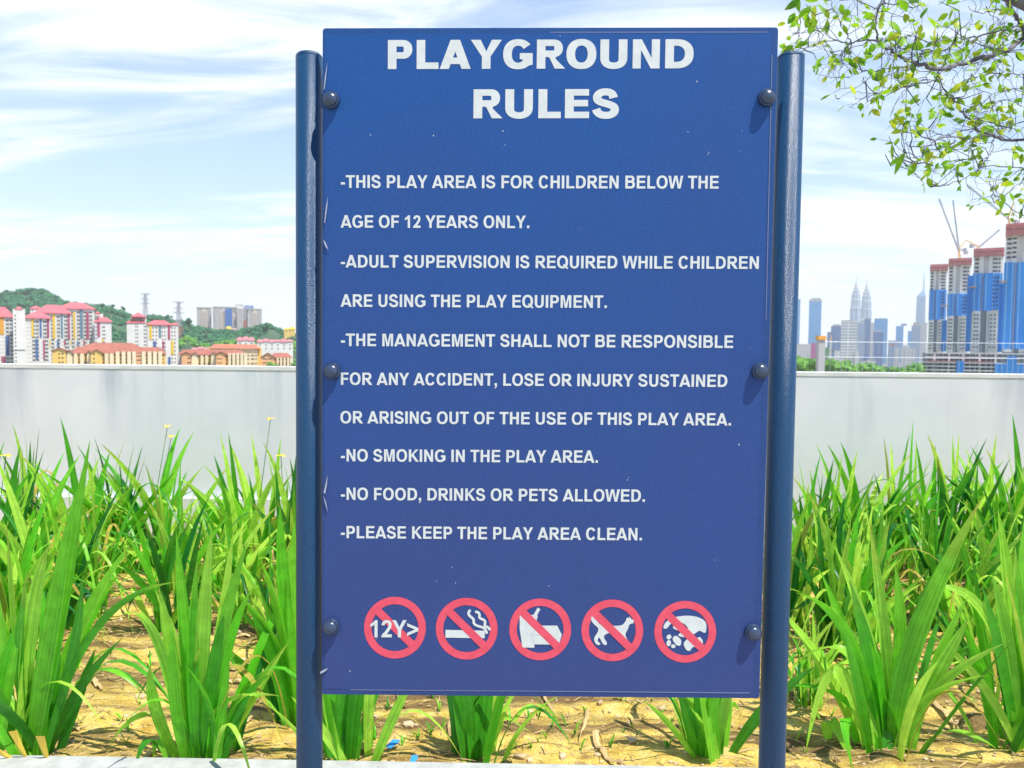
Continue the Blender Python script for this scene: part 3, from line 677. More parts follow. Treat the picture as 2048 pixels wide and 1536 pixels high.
# clump prototypes: foliage meshes shared by the copies
protos = []
for k in range(9):
    o = clump_mesh(100 + k, (31, 36, 29, 38, 33, 30, 36, 32, 34)[k], .80, (1, .8, 1.15, .9, 1.05, .75, 1, 1.2, .85)[k]).build('foliage', M_iris)
    protos.append(o.data); bpy.data.objects.remove(o)
GROUP = 'strap-leaved iris clumps in the planting bed'
def flower(parent, root, tip, sz=.016, rs=None):
    r = rs or random; mid = (root + tip) / 2 + Vector((r.uniform(-.02, .02), r.uniform(-.02, .02), 0))
    o = MB().tube([root, mid, tip], [.0026, .0022, .0016], 6).build('flower_stalk', M_stalk, parent, True)
    mb = MB()
    for k in range(3):
        a = k * 2.094 + .4; d = Vector((math.cos(a), math.sin(a), 0)); sd = Vector((-d.y, d.x, 0)); up = Vector((0, 0, 1))
        rows = [(0, .15, 0), (.5, .55, .25), (1.05, .75, .28), (1.5, .5, .08), (1.75, .1, -.12)]; vs = []
        for u, wv, z in rows: vs += [tip + d * sz * u + up * sz * z - sd * sz * wv, tip + d * sz * u + up * sz * (z + .12), tip + d * sz * u + up * sz * z + sd * sz * wv]
        mb.add(vs, [f for i in range(4) for f in ((3*i, 3*i+1, 3*i+4, 3*i+3), (3*i+1, 3*i+2, 3*i+5, 3*i+4))])
    mb.build('flower', M_petal, o, True)
def iris(px, py, sc, var, rz, label, flowers=()):
    sc *= 1.05; p = on_z(px, py + 14); p.z = soil_z(p.x, p.y) - .005
    root = thing('iris_plant', label, 'plant', p, GROUP, rz)
    o = link('foliage', protos[var % 9], root); o.scale = (sc, sc, sc)
    inv = Matrix.Rotation(-rz, 3, 'Z')
    for fx, fy in flowers:
        t = at(fx, fy, p.y + .02); flower(root, Vector((0, 0, .02)), inv @ (t - p), .0155, random.Random(fx))
    return root
def hero(px, py, label, leaves, extra=0, seed=1, H=.6):
    """a clump near the lens: its main leaves are placed one by one"""
    p = on_z(px, py); p.z = soil_z(p.x, p.y) - .005; r = random.Random(seed)
    root = thing('iris_plant', label, 'plant', p, GROUP); mb = LeafMB()
    for L_ in leaves:
        (bx, by), (mx_, my), (tx, ty), wpx = L_[:4]; tint = L_[4] if len(L_) > 4 else min(1, max(.02, r.gauss(.60, .36)))
        y0 = p.y + r.uniform(-.02, .03); y1 = p.y + r.uniform(-.10, .10)
        b = at(bx, by, y0) - p; b.z = -.01 if by > py - 70 else b.z
        mid = at(mx_, my, (y0 + y1) / 2) - p; tip = at(tx, ty, y1) - p
        tw = r.gauss(0, .35); mb.leaf(b, mid, tip, wpx * pxm(p.y) * 1.04, Vector((math.cos(tw), math.sin(tw), r.uniform(-.15, .15))), tint, r.choice((0, 0, 0, 0, .3, .8)), 14)
    if extra:
        e = clump_mesh(seed + 50, extra, H, .8); o_ = len(mb.v)
        mb.v += e.v; mb.t += e.t; mb.f += [tuple(i + o_ for i in f) for f in e.f]
    mb.build('foliage', M_iris, root)
    return root, p

A, pA = hero(60, 1503, 'big iris clump at the far left kerb with yellow cut stubs at its foot', [
    ((75, 1495), (140, 1300), (262, 1085), 34, .62), ((85, 1492), (150, 1290), (238, 1150), 30, .5), ((50, 1500), (28, 1260), (14, 1050), 34, .7),
    ((45, 1500), (60, 1260), (98, 1090), 30, .75), ((60, 1500), (95, 1290), (150, 985), 34, .6), ((65, 1500), (118, 1230), (180, 880), 36, .55),
    ((30, 1500), (-25, 1300), (-70, 1150), 32, .5), ((92, 1490), (150, 1390), (246, 1275), 20, .2), ((85, 1480), (190, 1260), (372, 1163), 15, .3),
    ((150, 1370), (215, 1338), (286, 1388), 13, .6), ((55, 1500), (52, 1350), (38, 1270), 28, .35), ((70, 1500), (86, 1350), (78, 1190), 26, .7),
    ((60, 1500), (40, 1330), (55, 1140), 26, .4), ((35, 1500), (10, 1350), (-30, 1040), 30, .6), ((80, 1500), (110, 1340), (112, 1110), 24, .35),
    ((75, 1500), (140, 1330), (165, 1150), 26, .25), ((40, 1500), (0, 1400), (-40, 1330), 28, .3)], 18, 3)
for a, b, wd in (((55, 1522), (25, 1462), 17), ((96, 1525), (80, 1472), 19), ((35, 1522), (-10, 1500), 14)):
    mb = LeafMB(); b0 = at(*a, pA.y - .06) - pA; t0 = at(*b, pA.y - .09) - pA; ww = wd * pxm(pA.y) / 2
    q = MB(); d = (t0 - b0); s = Vector((-d.z, 0, d.x)).normalized() * ww
    q.add([b0 - s * .45, b0 + s * .45, t0 + s, t0 - s, (b0 + t0) / 2 + Vector((0, -ww * .5, 0))], [(0, 1, 4), (1, 2, 4), (2, 3, 4), (3, 0, 4)]).build('cut_leaf', M_dry, A)
B_, pB = hero(398, 1516, 'iris clump at the kerb with arching pale leaves, left of the left post', [
    ((370, 1500), (318, 1290), (246, 1228), 25, .75), ((380, 1510), (345, 1320), (318, 1175), 24, .8), ((390, 1510), (372, 1290), (352, 1062), 26, .55), ((400, 1510), (405, 1290), (424, 1055), 28, .8),
    ((410, 1510), (440, 1290), (496, 1082), 26, .6), ((415, 1510), (450, 1320), (505, 1175), 20, .5), ((395, 1510), (385, 1330), (394, 1120), 26, .5), ((360, 1500), (312, 1420), (300, 1330), 22, .7),
    ((350, 1465), (300, 1430), (216, 1490), 13, .75), ((345, 1480), (300, 1480), (270, 1540), 15, .2), ((340, 1460), (315, 1480), (308, 1535), 11, .7), ((420, 1420), (440, 1345), (492, 1330), 15, .8), ((425, 1510), (470, 1420), (545, 1345), 18, .3),
    ((440, 1515), (470, 1450), (500, 1385), 16, .2), ((385, 1510), (400, 1400), (380, 1220), 26, .35), ((400, 1510), (425, 1350), (448, 1230), 24, .3), ((375, 1510), (350, 1400), (345, 1255), 22, .6), ((420, 1440), (470, 1395), (560, 1392), 10, .9),
    ((395, 1512), (440, 1260), (466, 1065), 26, .9)], 18, 4, .55)
Cc, pC = hero(600, 1440, 'iris clump half hidden by the left post, broad leaf leaning left', [
    ((600, 1470), (520, 1372), (438, 1283), 28, .3), ((595, 1450), (540, 1330), (480, 1290), 22, .7), ((590, 1430), (560, 1250), (520, 1120), 24, .6), ((600, 1430), (570, 1200), (560, 1010), 24, .5),
    ((585, 1440), (556, 1300), (520, 1180), 22, .4), ((570, 1440), (545, 1470), (556, 1536), 14, .75), ((600, 1430), (585, 1220), (590, 1040), 24, .6), ((610, 1440), (640, 1250), (690, 1060), 24, .5)], 14, 5, .55)
D, pD = hero(1785, 1498, 'widely fanned iris clump at the kerb right of the right post', [
    ((1785, 1490), (1772, 1290), (1738, 1040), 23, .75), ((1765, 1490), (1715, 1330), (1640, 1140), 26, .55), ((1770, 1490), (1745, 1340), (1698, 1158), 30, .3), ((1790, 1495), (1825, 1290), (1962, 1000), 36, .6),
    ((1792, 1490), (1815, 1310), (1862, 1150), 28, .15), ((1795, 1490), (1868, 1360), (1938, 1235), 26, .85), ((1792, 1480), (1850, 1400), (1978, 1350), 22, .8), ((1735, 1475), (1672, 1345), (1611, 1506), 32, .9),
    ((1700, 1500), (1655, 1440), (1672, 1545), 26, .8), ((1720, 1500), (1690, 1440), (1706, 1545), 22, .5), ((1840, 1465), (1900, 1462), (1992, 1496), 13, .75), ((1755, 1460), (1700, 1310), (1582, 1335), 20, .8),
    ((1760, 1480), (1700, 1280), (1590, 1185), 22, .4), ((1765, 1490), (1690, 1400), (1580, 1372), 15, .5), ((1780, 1490), (1800, 1290), (1790, 1130), 24, .6), ((1775, 1490), (1765, 1380), (1735, 1250), 28, .35),
    ((1800, 1490), (1850, 1330), (1880, 1230), 18, .2), ((1770, 1490), (1740, 1290), (1668, 1090), 24, .85)], 14, 6, .55)
E_, pE = hero(2046, 1488, 'tall iris clump cut by the right edge of the photo, growing at the kerb', [
    ((2040, 1480), (2018, 1300), (1984, 1150), 24, .7), ((2045, 1480), (2026, 1240), (1996, 1020), 28, .75), ((2035, 1470), (2005, 1330), (1964, 1172), 24, .3), ((2035, 1440), (1975, 1235), (1845, 1178), 22, .85), ((2050, 1480), (2046, 1200), (2066, 960), 30, .6),
    ((2040, 1480), (2030, 1350), (2010, 1240), 28, .55), ((2060, 1480), (2090, 1250), (2120, 1050), 28, .5), ((2030, 1480), (2020, 1400), (2000, 1420), 14, .5), ((2045, 1480), (2040, 1300), (2030, 1090), 26, .8)], 16, 7, .65)
S1, _ = hero(690, 1511, 'dark iris clump under the left corner of the board beside the left post', [
    ((668, 1505), (650, 1420), (640, 1290), 30, .25), ((685, 1505), (688, 1400), (680, 1250), 32, .3), ((700, 1505), (712, 1400), (735, 1270), 30, .25), ((712, 1490), (736, 1425), (790, 1320), 15, .3), ((675, 1505), (668, 1420), (662, 1300), 26, .35), ((690, 1505), (700, 1430), (706, 1330), 26, .3), ((680, 1500), (676, 1440), (690, 1395), 22, .5)], 10, 8, .5)
S2, _ = hero(955, 1510, 'upright dark iris clump standing under the middle of the board', [
    ((935, 1505), (922, 1420), (905, 1290), 30, .25), ((948, 1505), (945, 1400), (940, 1250), 32, .3), ((962, 1505), (972, 1400), (985, 1270), 30, .25), ((970, 1505), (995, 1420), (1030, 1320), 26, .4), ((985, 1500), (1005, 1430), (1050, 1360), 12, .9), ((942, 1505), (935, 1420), (925, 1300), 26, .35), ((955, 1505), (960, 1430), (965, 1330), 26, .2), ((1028, 1440), (1075, 1408), (1122, 1450), 12, .8)], 8, 9, .5)
S3, _ = hero(1412, 1512, 'pale streaked iris clump under the right corner of the board', [
    ((1395, 1505), (1375, 1420), (1350, 1290), 26, .35), ((1405, 1505), (1402, 1400), (1400, 1250), 28, .3), ((1420, 1505), (1432, 1400), (1450, 1270), 28, .4), ((1428, 1505), (1448, 1420), (1470, 1320), 20, .8), ((1395, 1500), (1340, 1450), (1285, 1400), 13, .75), ((1400, 1505), (1390, 1430), (1380, 1330), 22, .9), ((1415, 1505), (1425, 1430), (1440, 1350), 20, .6), ((1405, 1500), (1380, 1420), (1352, 1390), 11, .5)], 9, 10, .5)
# the rows further back: copies of shared foliage
for a in (
    (95, 1235, .98, 0, .3, 'tall iris clump in the second row behind the big far left clump', ()),
    (-20, 1190, .95, 3, 1.2, 'iris clump with a yellow flower cut by the left edge of the photo', ((12, 912),)),
    (40, 1130, .98, 1, 2.0, 'iris clump near the wall, furthest left of the back row', ()),
    (150, 1140, 1.0, 2, .8, 'iris clump near the wall holding the tallest blade left of the board', ()),
    (225, 1125, .95, 5, 2.6, 'iris clump near the wall left of the pair of yellow flowers', ()),
    (300, 1115, 1.0, 4, .4, 'iris clump near the wall bearing two yellow flowers on tall stalks', ((335, 853), (343, 873))),
    (345, 1160, .78, 6, 1.7, 'shorter iris clump in front of the two-flowered clump', ()),
    (430, 1165, .62, 7, 2.9, 'low iris clump between the two-flowered clump and the left post', ()),
    (505, 1135, .90, 8, .1, 'iris clump near the wall with a thin seed stalk, second from the left post', ((541, 838),)),
    (575, 1150, .90, 1, 1.1, 'iris clump near the wall touching the left post, with yellow flowers', ((562, 912), (566, 1008))),
    (560, 1260, .66, 2, 2.2, 'short iris clump in the second row just left of the left post', ()),
    (1610, 1135, .84, 3, .5, 'iris clump near the wall touching the right post', ()),
    (1670, 1130, .92, 0, 1.9, 'iris clump near the wall, second right of the right post', ()),
    (1735, 1140, .95, 4, 2.7, 'iris clump near the wall, third right of the right post', ()),
    (1800, 1130, 1.0, 6, .9, 'iris clump near the wall, fourth right of the right post, with tall blades', ()),
    (1870, 1140, 1.02, 5, .2, 'iris clump near the wall, fifth right of the right post', ()),
    (1935, 1130, .95, 8, 1.4, 'iris clump near the wall, third in from the right edge', ()),
    (1990, 1140, .98, 7, 2.3, 'iris clump near the wall, second in from the right edge', ()),
    (2050, 1150, 1.04, 2, .6, 'tallest iris clump near the wall, at the right edge of the photo', ()),
    (1600, 1240, .80, 6, 2.5, 'iris clump in the second row beside the right post', ()),
    (1665, 1270, .80, 1, .2, 'iris clump in the second row, behind the left half of the fanned clump', ()),
    (1750, 1230, .80, 7, 1.5, 'iris clump in the second row, behind the middle of the fanned clump', ()),
    (1845, 1225, .82, 3, .9, 'iris clump in the second row, behind the right half of the fanned clump', ()),
    (1925, 1250, .74, 0, 2.8, 'iris clump in the second row left of the tall right edge clump', ()),
    (2010, 1240, .84, 5, 1.8, 'iris clump in the second row behind the tall right edge clump', ()),
    (175, 1215, .84, 8, 1.9, 'iris clump in the second row above the bare sand gap at left', ()),
    (330, 1240, .74, 5, .6, 'iris clump in the second row behind the arching-leaved kerb clump', ()),
    (470, 1225, .74, 4, 2.4, 'iris clump in the second row, between arching-leaved clump and left post', ()),
    (10, 1310, .80, 6, 1.0, 'iris clump pressed behind the big far left clump at the photo edge', ()),
    (1705, 1300, .70, 8, 2.1, 'iris clump in the middle of the bed just left behind the fanned clump', ()),
    (1960, 1340, .55, 2, .2, 'small iris clump between the fanned clump and the right edge clump', ()),
    (1615, 1385, .52, 4, 1.3, 'small iris clump tucked behind the foot of the right post', ())):
    iris(*a)

# small weeds
rnd = random.Random(77); mb = LeafMB()
for k in range(120):
    px, py = rnd.choice([(rnd.uniform(120, 590), rnd.uniform(1200, 1500)), (rnd.uniform(660, 1500), rnd.uniform(1400, 1500)), (rnd.uniform(1590, 2040), rnd.uniform(1330, 1500))])
    p = on_z(px, py); p.z = soil_z(p.x, p.y)
    for j in range(rnd.randint(2, 5)):
        a = rnd.uniform(0, 6.28); h = rnd.uniform(.012, .04); d = Vector((math.cos(a), math.sin(a), 0))
        mb.leaf(p, p + d * h * .3 + Vector((0, 0, h * .7)), p + d * h * .8 + Vector((0, 0, h)), rnd.uniform(.003, .007), Vector((-d.y, d.x, 0)), rnd.random(), 0, 4)
tag(mb.build('ground_weeds', M_iris), 'tiny green weeds sprouting here and there from the sandy soil', 'weeds', kind='stuff')
# blue plastic scraps
M_blue = mat('blue_plastic', (.03, .28, .75), .4)
for pts, lb in (([(770, 1470), (778, 1452), (786, 1448), (782, 1462), (775, 1474)], 'thin blue plastic scrap on the sand, furthest from the kerb'),
                ([(772, 1494), (786, 1486), (800, 1482), (796, 1490), (780, 1497)], 'flat blue plastic scrap on the sand under the board'),
                ([(818, 1530), (824, 1518), (834, 1512), (836, 1518), (828, 1530)], 'blue plastic scrap lying against the kerb edge')):
    q = [on_z(x, y, .012) for x, y in pts]
    for v in q: v.z = max(.0, soil_z(v.x, v.y)) + .012
    c = sum(q, Vector()) / len(q); n = len(q)
    q[1].z += .008; q[3].z += .004
    tag(MB().add([v - c for v in q] + [v - c + Vector((0, .001, .0025)) for v in q], [tuple(range(n))[::-1], tuple(range(n, 2*n))] + [(i, (i+1) % n, n + (i+1) % n, n + i) for i in range(n)]).build('plastic_scrap', M_blue, None, False, c), lb, 'litter', 'blue plastic scraps on the sand')

# ------------------------------------------------------------------ tree reaching in from the upper right
M_bark = mat('bark', (.17, .16, .18), .85, (.09, .085, .11), 30, 5, .4, 120, stretch=(1, 1, .3))
tree = thing('ornamental_tree', 'sparse leafy tree whose thin branches reach in at the upper right', 'tree', (2.35, 1.35, 0))
TO = Vector(tree.location)
rnd = random.Random(42)
def zt(x, y): return (1540 + x / 3.49, y / 3.49)
def tdepth(px): return 1.15 + .28 * math.sin(px * .013) + .10 * math.sin(px * .05)
limbs = [  # traced in the pixels of a 3.49x crop: points, start and end thickness in those pixels
    ([(1900, 130), (1772, 262), (1700, 322), (1600, 372), (1500, 402), (1380, 432), (1280, 458), (1180, 486), (1080, 458), (960, 420), (895, 392), (835, 355), (758, 280), (742, 190), (758, 60), (795, -30)], 46, 9, .0),
    ([(758, 280), (690, 280), (570, 302), (480, 288), (380, 292), (240, 340), (140, 366)], 13, 4, .0),
    ([(570, 302), (540, 250), (505, 180), (470, 110), (440, 60)], 10, 4, -.12),
    ([(570, 306), (520, 400), (478, 448)], 9, 3, .1),
    ([(1640, -40), (1700, 90), (1748, 160), (1768, 262)], 34, 40, .0),
    ([(1768, 165), (1600, 220), (1450, 250), (1360, 268), (1220, 350), (1100, 352), (980, 330), (860, 345)], 17, 4, .18),
    ([(1180, 486), (1192, 560), (1222, 645), (1300, 722), (1340, 790), (1405, 840), (1440, 895), (1560, 950), (1640, 976), (1900, 985)], 6, 24, .05),
    ([(1640, 960), (1440, 955), (1200, 970), (1075, 1030), (970, 1020)], 13, 5, -.1),
    ([(1440, 897), (1350, 905), (1240, 940), (1130, 985), (1105, 910)], 10, 4, .12),
    ([(1900, 1220), (1700, 1162), (1500, 1168), (1380, 1230), (1240, 1285), (1110, 1302)], 12, 4, .0),
    ([(1900, 1560), (1760, 1500), (1640, 1420), (1600, 1372), (1540, 1390)], 10, 4, .1),
    ([(1900, 820), (1770, 855), (1640, 882), (1560, 858), (1440, 820)], 12, 4, -.2),
    ([(1080, 458), (900, 470), (740, 500), (640, 590), (480, 690)], 9, 3, .1),
    ([(740, 500), (640, 510), (540, 536)], 6, 3, .15),
    ([(1192, 560), (1000, 590), (860, 640), (700, 660), (600, 640)], 8, 3, -.1),
    ([(1900, 500), (1770, 520), (1620, 520), (1480, 522), (1350, 560)], 13, 4, .2),
    ([(1770, 345), (1560, 340), (1440, 300), (1300, 262), (1110, 300)], 9, 4, -.15),
    ([(760, 50), (640, 20), (520, -40)], 8, 4, .1), ([(790, 10), (940, 30), (1060, -20)], 8, 4, -.1), ([(1700, 90), (1580, 60), (1460, 90), (1380, 40)], 10, 4, .2),
    ([(1075, 1030), (1060, 1100), (960, 1160), (860, 1162)], 6, 3, .05), ([(1200, 970), (1290, 1060), (1330, 1120)], 6, 3, .1), ([(1560, 955), (1550, 1040), (1500, 1110), (1390, 1090)], 7, 3, -.1),
    ([(1770, 610), (1600, 640), (1530, 668)], 7, 3, .1), ([(1760, 740), (1640, 690), (1560, 740)], 7, 3, .15), ([(240, 340), (180, 370), (90, 372)], 4, 3, 0), ([(480, 288), (330, 220), (190, 225), (130, 200)], 6, 3, .1),
]
tips = []
mbb = MB(); mtw = MB(); tl = LeafMB()
def w3(zx, zy, off): 
    px, py = zt(zx, zy); return at(px, py, tdepth(px) + off)
def smooth(p, n=3):
    out_ = []
    for i in range(len(p) - 1):
        a, b, c, d = p[max(i-1, 0)], p[i], p[i+1], p[min(i+2, len(p)-1)]
        for k in range(n):
            t = k / n; out_.append(.5 * ((2*b) + (c - a) * t + (2*a - 5*b + 4*c - d) * t*t + (3*b - a - 3*c + d) * t**3))
    out_.append(p[-1]); return out_
anchor = []
for pts, w0, w1, off in limbs:
    P3 = smooth([w3(x, y, off * min(1, i * .4)) for i, (x, y) in enumerate(pts)], 4)
    P3 = [p + Vector((rnd.gauss(0, .0022), rnd.gauss(0, .004), rnd.gauss(0, .0022))) for p in P3]
    n = len(P3); k = pxm(1.2) / 3.49 / 2 * .86
    rr = [(w0 + (w1 - w0) * i / (n - 1)) * k * rnd.uniform(.9, 1.1) for i in range(n)]
    mbb.tube([p - TO for p in P3], rr, 7)
    anchor += [(P3[i], (P3[min(i+1, n-1)] - P3[max(i-1, 0)]).normalized(), rr[i]) for i in range(1, n)]
def outside_crown(p):                           # the crown ends along this lower left outline
    v = p - EYE; px = 1024 + FPX * v.dot(RGT) / v.dot(FWD); py = 768 - FPX * v.dot(UPV) / v.dot(FWD)
    if px < 1566: return True
    for (a, b), (c, e) in zip(((1560, 130), (1610, 150), (1665, 205), (1765, 315), (1850, 385), (1990, 425), (2100, 460)), ((1610, 150), (1665, 205), (1765, 315), (1850, 385), (1990, 425), (2100, 460), (2600, 700))):
        if a <= px <= c: return py > b + (e - b) * (px - a) / (c - a)
    return False
def tree_leaf(p, d, ln_, tint):
    if outside_crown(p): return
    d = d.normalized(); up = Vector((rnd.gauss(0, .6), rnd.gauss(0, .6) - .5, rnd.gauss(0, .6) + .3)); sd = d.cross(up)
    sd = sd.normalized() if sd.length > 1e-4 else Vector((1, 0, 0)); nr = sd.cross(d); wv = ln_ * rnd.uniform(.22, .30)
    o = len(tl.v); cv = rnd.uniform(-.18, .18)
    for t, ww in ((0, .05), (.18, .62), (.42, 1), (.66, .88), (.86, .45), (1, .02)):
        c = p + d * ln_ * t + nr * ln_ * cv * t * t - Vector((0, 0, ln_ * .12 * t * t))
        tl.v += [tuple(c - sd * wv * ww - TO), tuple(c + nr * wv * .22 * ww - TO), tuple(c + sd * wv * ww - TO)]; tl.t += [(tint, 0 if rnd.random() < .93 else .35, 0, 1)] * 3
    for i in range(5):
        a = o + i * 3; tl.f += [(a, a+1, a+4, a+3), (a+1, a+2, a+5, a+4)]
def twig(p, d, ln_, r, depth):
    if outside_crown(p + d.normalized() * ln_): return
    pts = [p]; n = 5; dd = d.normalized()
    for i in range(n):
        dd = (dd + Vector((rnd.gauss(0, .30), rnd.gauss(0, .25), rnd.gauss(0, .30))) ).normalized()
        pts.append(pts[-1] + dd * ln_ / n)
    mtw.tube([q - TO for q in pts], [r * (1 - .6 * i / n) for i in range(n + 1)], 4)
    if depth > 0:
        for q in pts[2:]:
            if rnd.random() < .62:
                s = Vector((rnd.gauss(0, 1), rnd.gauss(0, .7), rnd.gauss(0, 1))); twig(q, dd + s * .55, ln_ * rnd.uniform(.35, .7), r * .6, depth - 1)
    e = pts[-1]
    if rnd.random() < .48:
        for j in range(rnd.choice((1, 1, 1, 2, 2, 3))):
            tree_leaf(e, dd + Vector((rnd.gauss(0, .6), rnd.gauss(0, .6), rnd.gauss(0, .5) - .15)), rnd.uniform(.015, .038), min(1, max(0, rnd.gauss(.5, .3))))
for p, d, r in anchor:
    if r > .013 and rnd.random() < .5: continue
    for j in range(rnd.choice((0, 0, 0, 1, 1, 2))):
        s = Vector((rnd.gauss(-.25, 1), rnd.gauss(0, .6), rnd.gauss(0, .8)))
        twig(p, d * .3 + s, rnd.uniform(.05, .135), rnd.uniform(.0009, .0015), 1)
# clusters of bigger leaves seen in the photo
for zx, zy, cnt, ln_ in ((250, 30, 9, .075), (205, 110, 5, .06), (330, 40, 4, .07), (315, 200, 3, .055), (150, 250, 3, .06), (85, 320, 2, .06), (350, 290, 3, .05), (450, 430, 2, .06), (330, 430, 4, .05), (610, 420, 3, .055),
                         (690, 240, 2, .06), (715, 365, 2, .05), (850, 155, 2, .07), (820, 60, 3, .06), (1060, 30, 3, .06), (1180, 10, 6, .06), (1170, 235, 2, .07), (1020, 245, 3, .06), (1310, 190, 4, .06), (1400, 150, 2, .06), (1090, 390, 6, .05), (1260, 400, 8, .045), (1350, 350, 9, .045),
                         (1420, 330, 5, .05), (1290, 90, 2, .06), (1510, 50, 4, .06), (1580, 20, 4, .06), (1640, 150, 3, .06), (1700, 260, 8, .045), (1500, 350, 4, .04), (1390, 530, 2, .06), (1390, 600, 4, .055), (1600, 480, 3, .05), (760, 525, 3, .05), (975, 570, 3, .05),
                         (740, 675, 3, .05), (450, 660, 1, .03), (1040, 740, 6, .045), (1130, 740, 5, .045), (1180, 785, 5, .05), (1380, 765, 2, .055), (970, 850, 3, .06), (1000, 870, 2, .055), (830, 950, 1, .075), (920, 920, 3, .045), (980, 905, 3, .04), (940, 1040, 1, .085), (1010, 1125, 2, .06), (1060, 1085, 3, .05),
                         (1190, 1060, 4, .05), (1280, 980, 3, .055), (810, 1085, 1, .035), (850, 1075, 1, .05), (1145, 1160, 1, .04), (1280, 1175, 3, .06), (1360, 1155, 3, .05), (1440, 1100, 4, .05), (1540, 1120, 3, .045), (1500, 1030, 2, .05), (1560, 780, 5, .055), (1610, 745, 4, .05), (1560, 830, 2, .06), (1590, 895, 2, .06),
                         (1750, 740, 3, .05), (1650, 1300, 4, .055), (1740, 1300, 3, .05), (1620, 1360, 4, .055), (1110, 1300, 4, .022), (1330, 1285, 3, .03), (1760, 1420, 5, .055), (1700, 1030, 3, .045), (900, 490, 4, .04), (1210, 680, 2, .05), (1490, 640, 1, .04)):
    c = w3(zx, zy, rnd.uniform(-.1, .15))
    # carry the cluster on a twig from the nearest branch
    q = min(anchor, key=lambda a: (a[0] - c).length)[0]
    m_ = (q + c) / 2 + Vector((rnd.gauss(0, .01), rnd.gauss(0, .01), rnd.gauss(0, .012)))
    mtw.tube([q - TO, m_ - TO, c - TO], [.0022, .0016, .001], 4)
    for j in range(cnt):
        s = c + Vector((rnd.gauss(0, .012), rnd.gauss(0, .02), rnd.gauss(0, .010))) * (cnt ** .5) * .8
        tree_leaf(s, Vector((rnd.gauss(-.3, .8), rnd.gauss(0, .5), rnd.gauss(-.3, .7))), ln_ * rnd.uniform(.5, .8), min(1, max(0, rnd.gauss(.55, .25))))
# trunk and the limbs outside the frame
tr0 = Vector((2.35, 1.35, -.05)); fork = Vector((2.24, 1.3, 1.25))
trunk = MB().tube([p - TO for p in smooth([tr0, Vector((2.33, 1.37, .5)), fork, Vector((2.1, 1.22, 2.0)), w3(1900, 130, 0), ], 5)], [.075, .07, .066, .062, .06, .058, .055, .052, .05, .048, .045, .043, .04, .038, .036, .034, .032, .03, .028, .026, .022], 12).build('trunk', M_bark, tree, True)
for e, r1 in ((w3(1640, -40, 0), .02), (w3(1900, 985, .05), .013), (w3(1900, 1220, 0), .008), (w3(1900, 1560, .1), .007), (w3(1900, 820, -.2), .008), (w3(1900, 500, .2), .008)):
    st = Vector((2.16, 1.25, 1.7)) if e.z > 1.75 else fork; mm = (st + e) / 2 + Vector((.05, 0, .10))
    mbb.tube([p - TO for p in smooth([st, mm, e], 4)], [.026 + (r1 - .026) * i / 8 for i in range(9)], 8)
mbb.build('branches', M_bark, tree, True); mtw.build('twigs', mat('twig_bark', (.085, .08, .115), .85, (.045, .045, .075), 40), tree, True)
tl.build('leaves', M_tleaf, tree)

# ------------------------------------------------------------------ city ground, hills, haze live far below and beyond the terrace
GZ = -40.0
M_city = mat('city_ground', (.13, .15, .09), .95, (.20, .19, .16), .02, 6)
tag(MB().add([(-7500, -7500, GZ), (7500, -7500, GZ), (7500, 7500, GZ), (-7500, 7500, GZ)], [(0, 1, 2, 3)]).build('city_ground', M_city), kind='structure')
M_podium = mat('podium_render', (.42, .42, .41), .9, (.34, .34, .33), .4)
tag(MB().box(-11.9, 12.9, -13.9, 13.9, GZ, -.91).build('podium', M_podium), kind='structure')

M_red_roof = mat('red_roof', (.60, .13, .155), .8, (.50, .10, .12), .25, 4)
M_brown_roof = mat('brown_roof', (.36, .12, .075), .85, (.27, .09, .06), .3, 5)
M_pink_roof = mat('pink_roof', (.52, .20, .22), .85, (.42, .15, .16), .3)
M_bwhite = mat('white_render', (.72, .71, .68), .85, (.63, .62, .60), .08, 6)
M_cream = mat('cream_render', (.78, .68, .46), .85, (.68, .59, .39), .1, 5)
M_yellow = mat('yellow_render', (.80, .55, .15), .85, (.70, .46, .12), .12, 5)
M_orange = mat('orange_render', (.78, .42, .19), .85, (.66, .35, .16), .12, 5)
M_sy = mat('stripe_yellow', (.75, .50, .02), .8); M_sb = mat('stripe_blue', (.05, .13, .34), .8); M_st = mat('stripe_teal', (.10, .22, .30), .8)
M_sm = mat('stripe_maroon', (.38, .06, .14), .8); M_so = mat('stripe_orange', (.75, .34, .02), .8)
M_glassd = mat('dark_window', (.045, .055, .065), .25)
M_grey = mat('grey_concrete', (.50, .49, .48), .9, (.40, .39, .39), .1, 5)
SM = dict(y=M_sy, b=M_sb, t=M_st, m=M_sm, o=M_so)

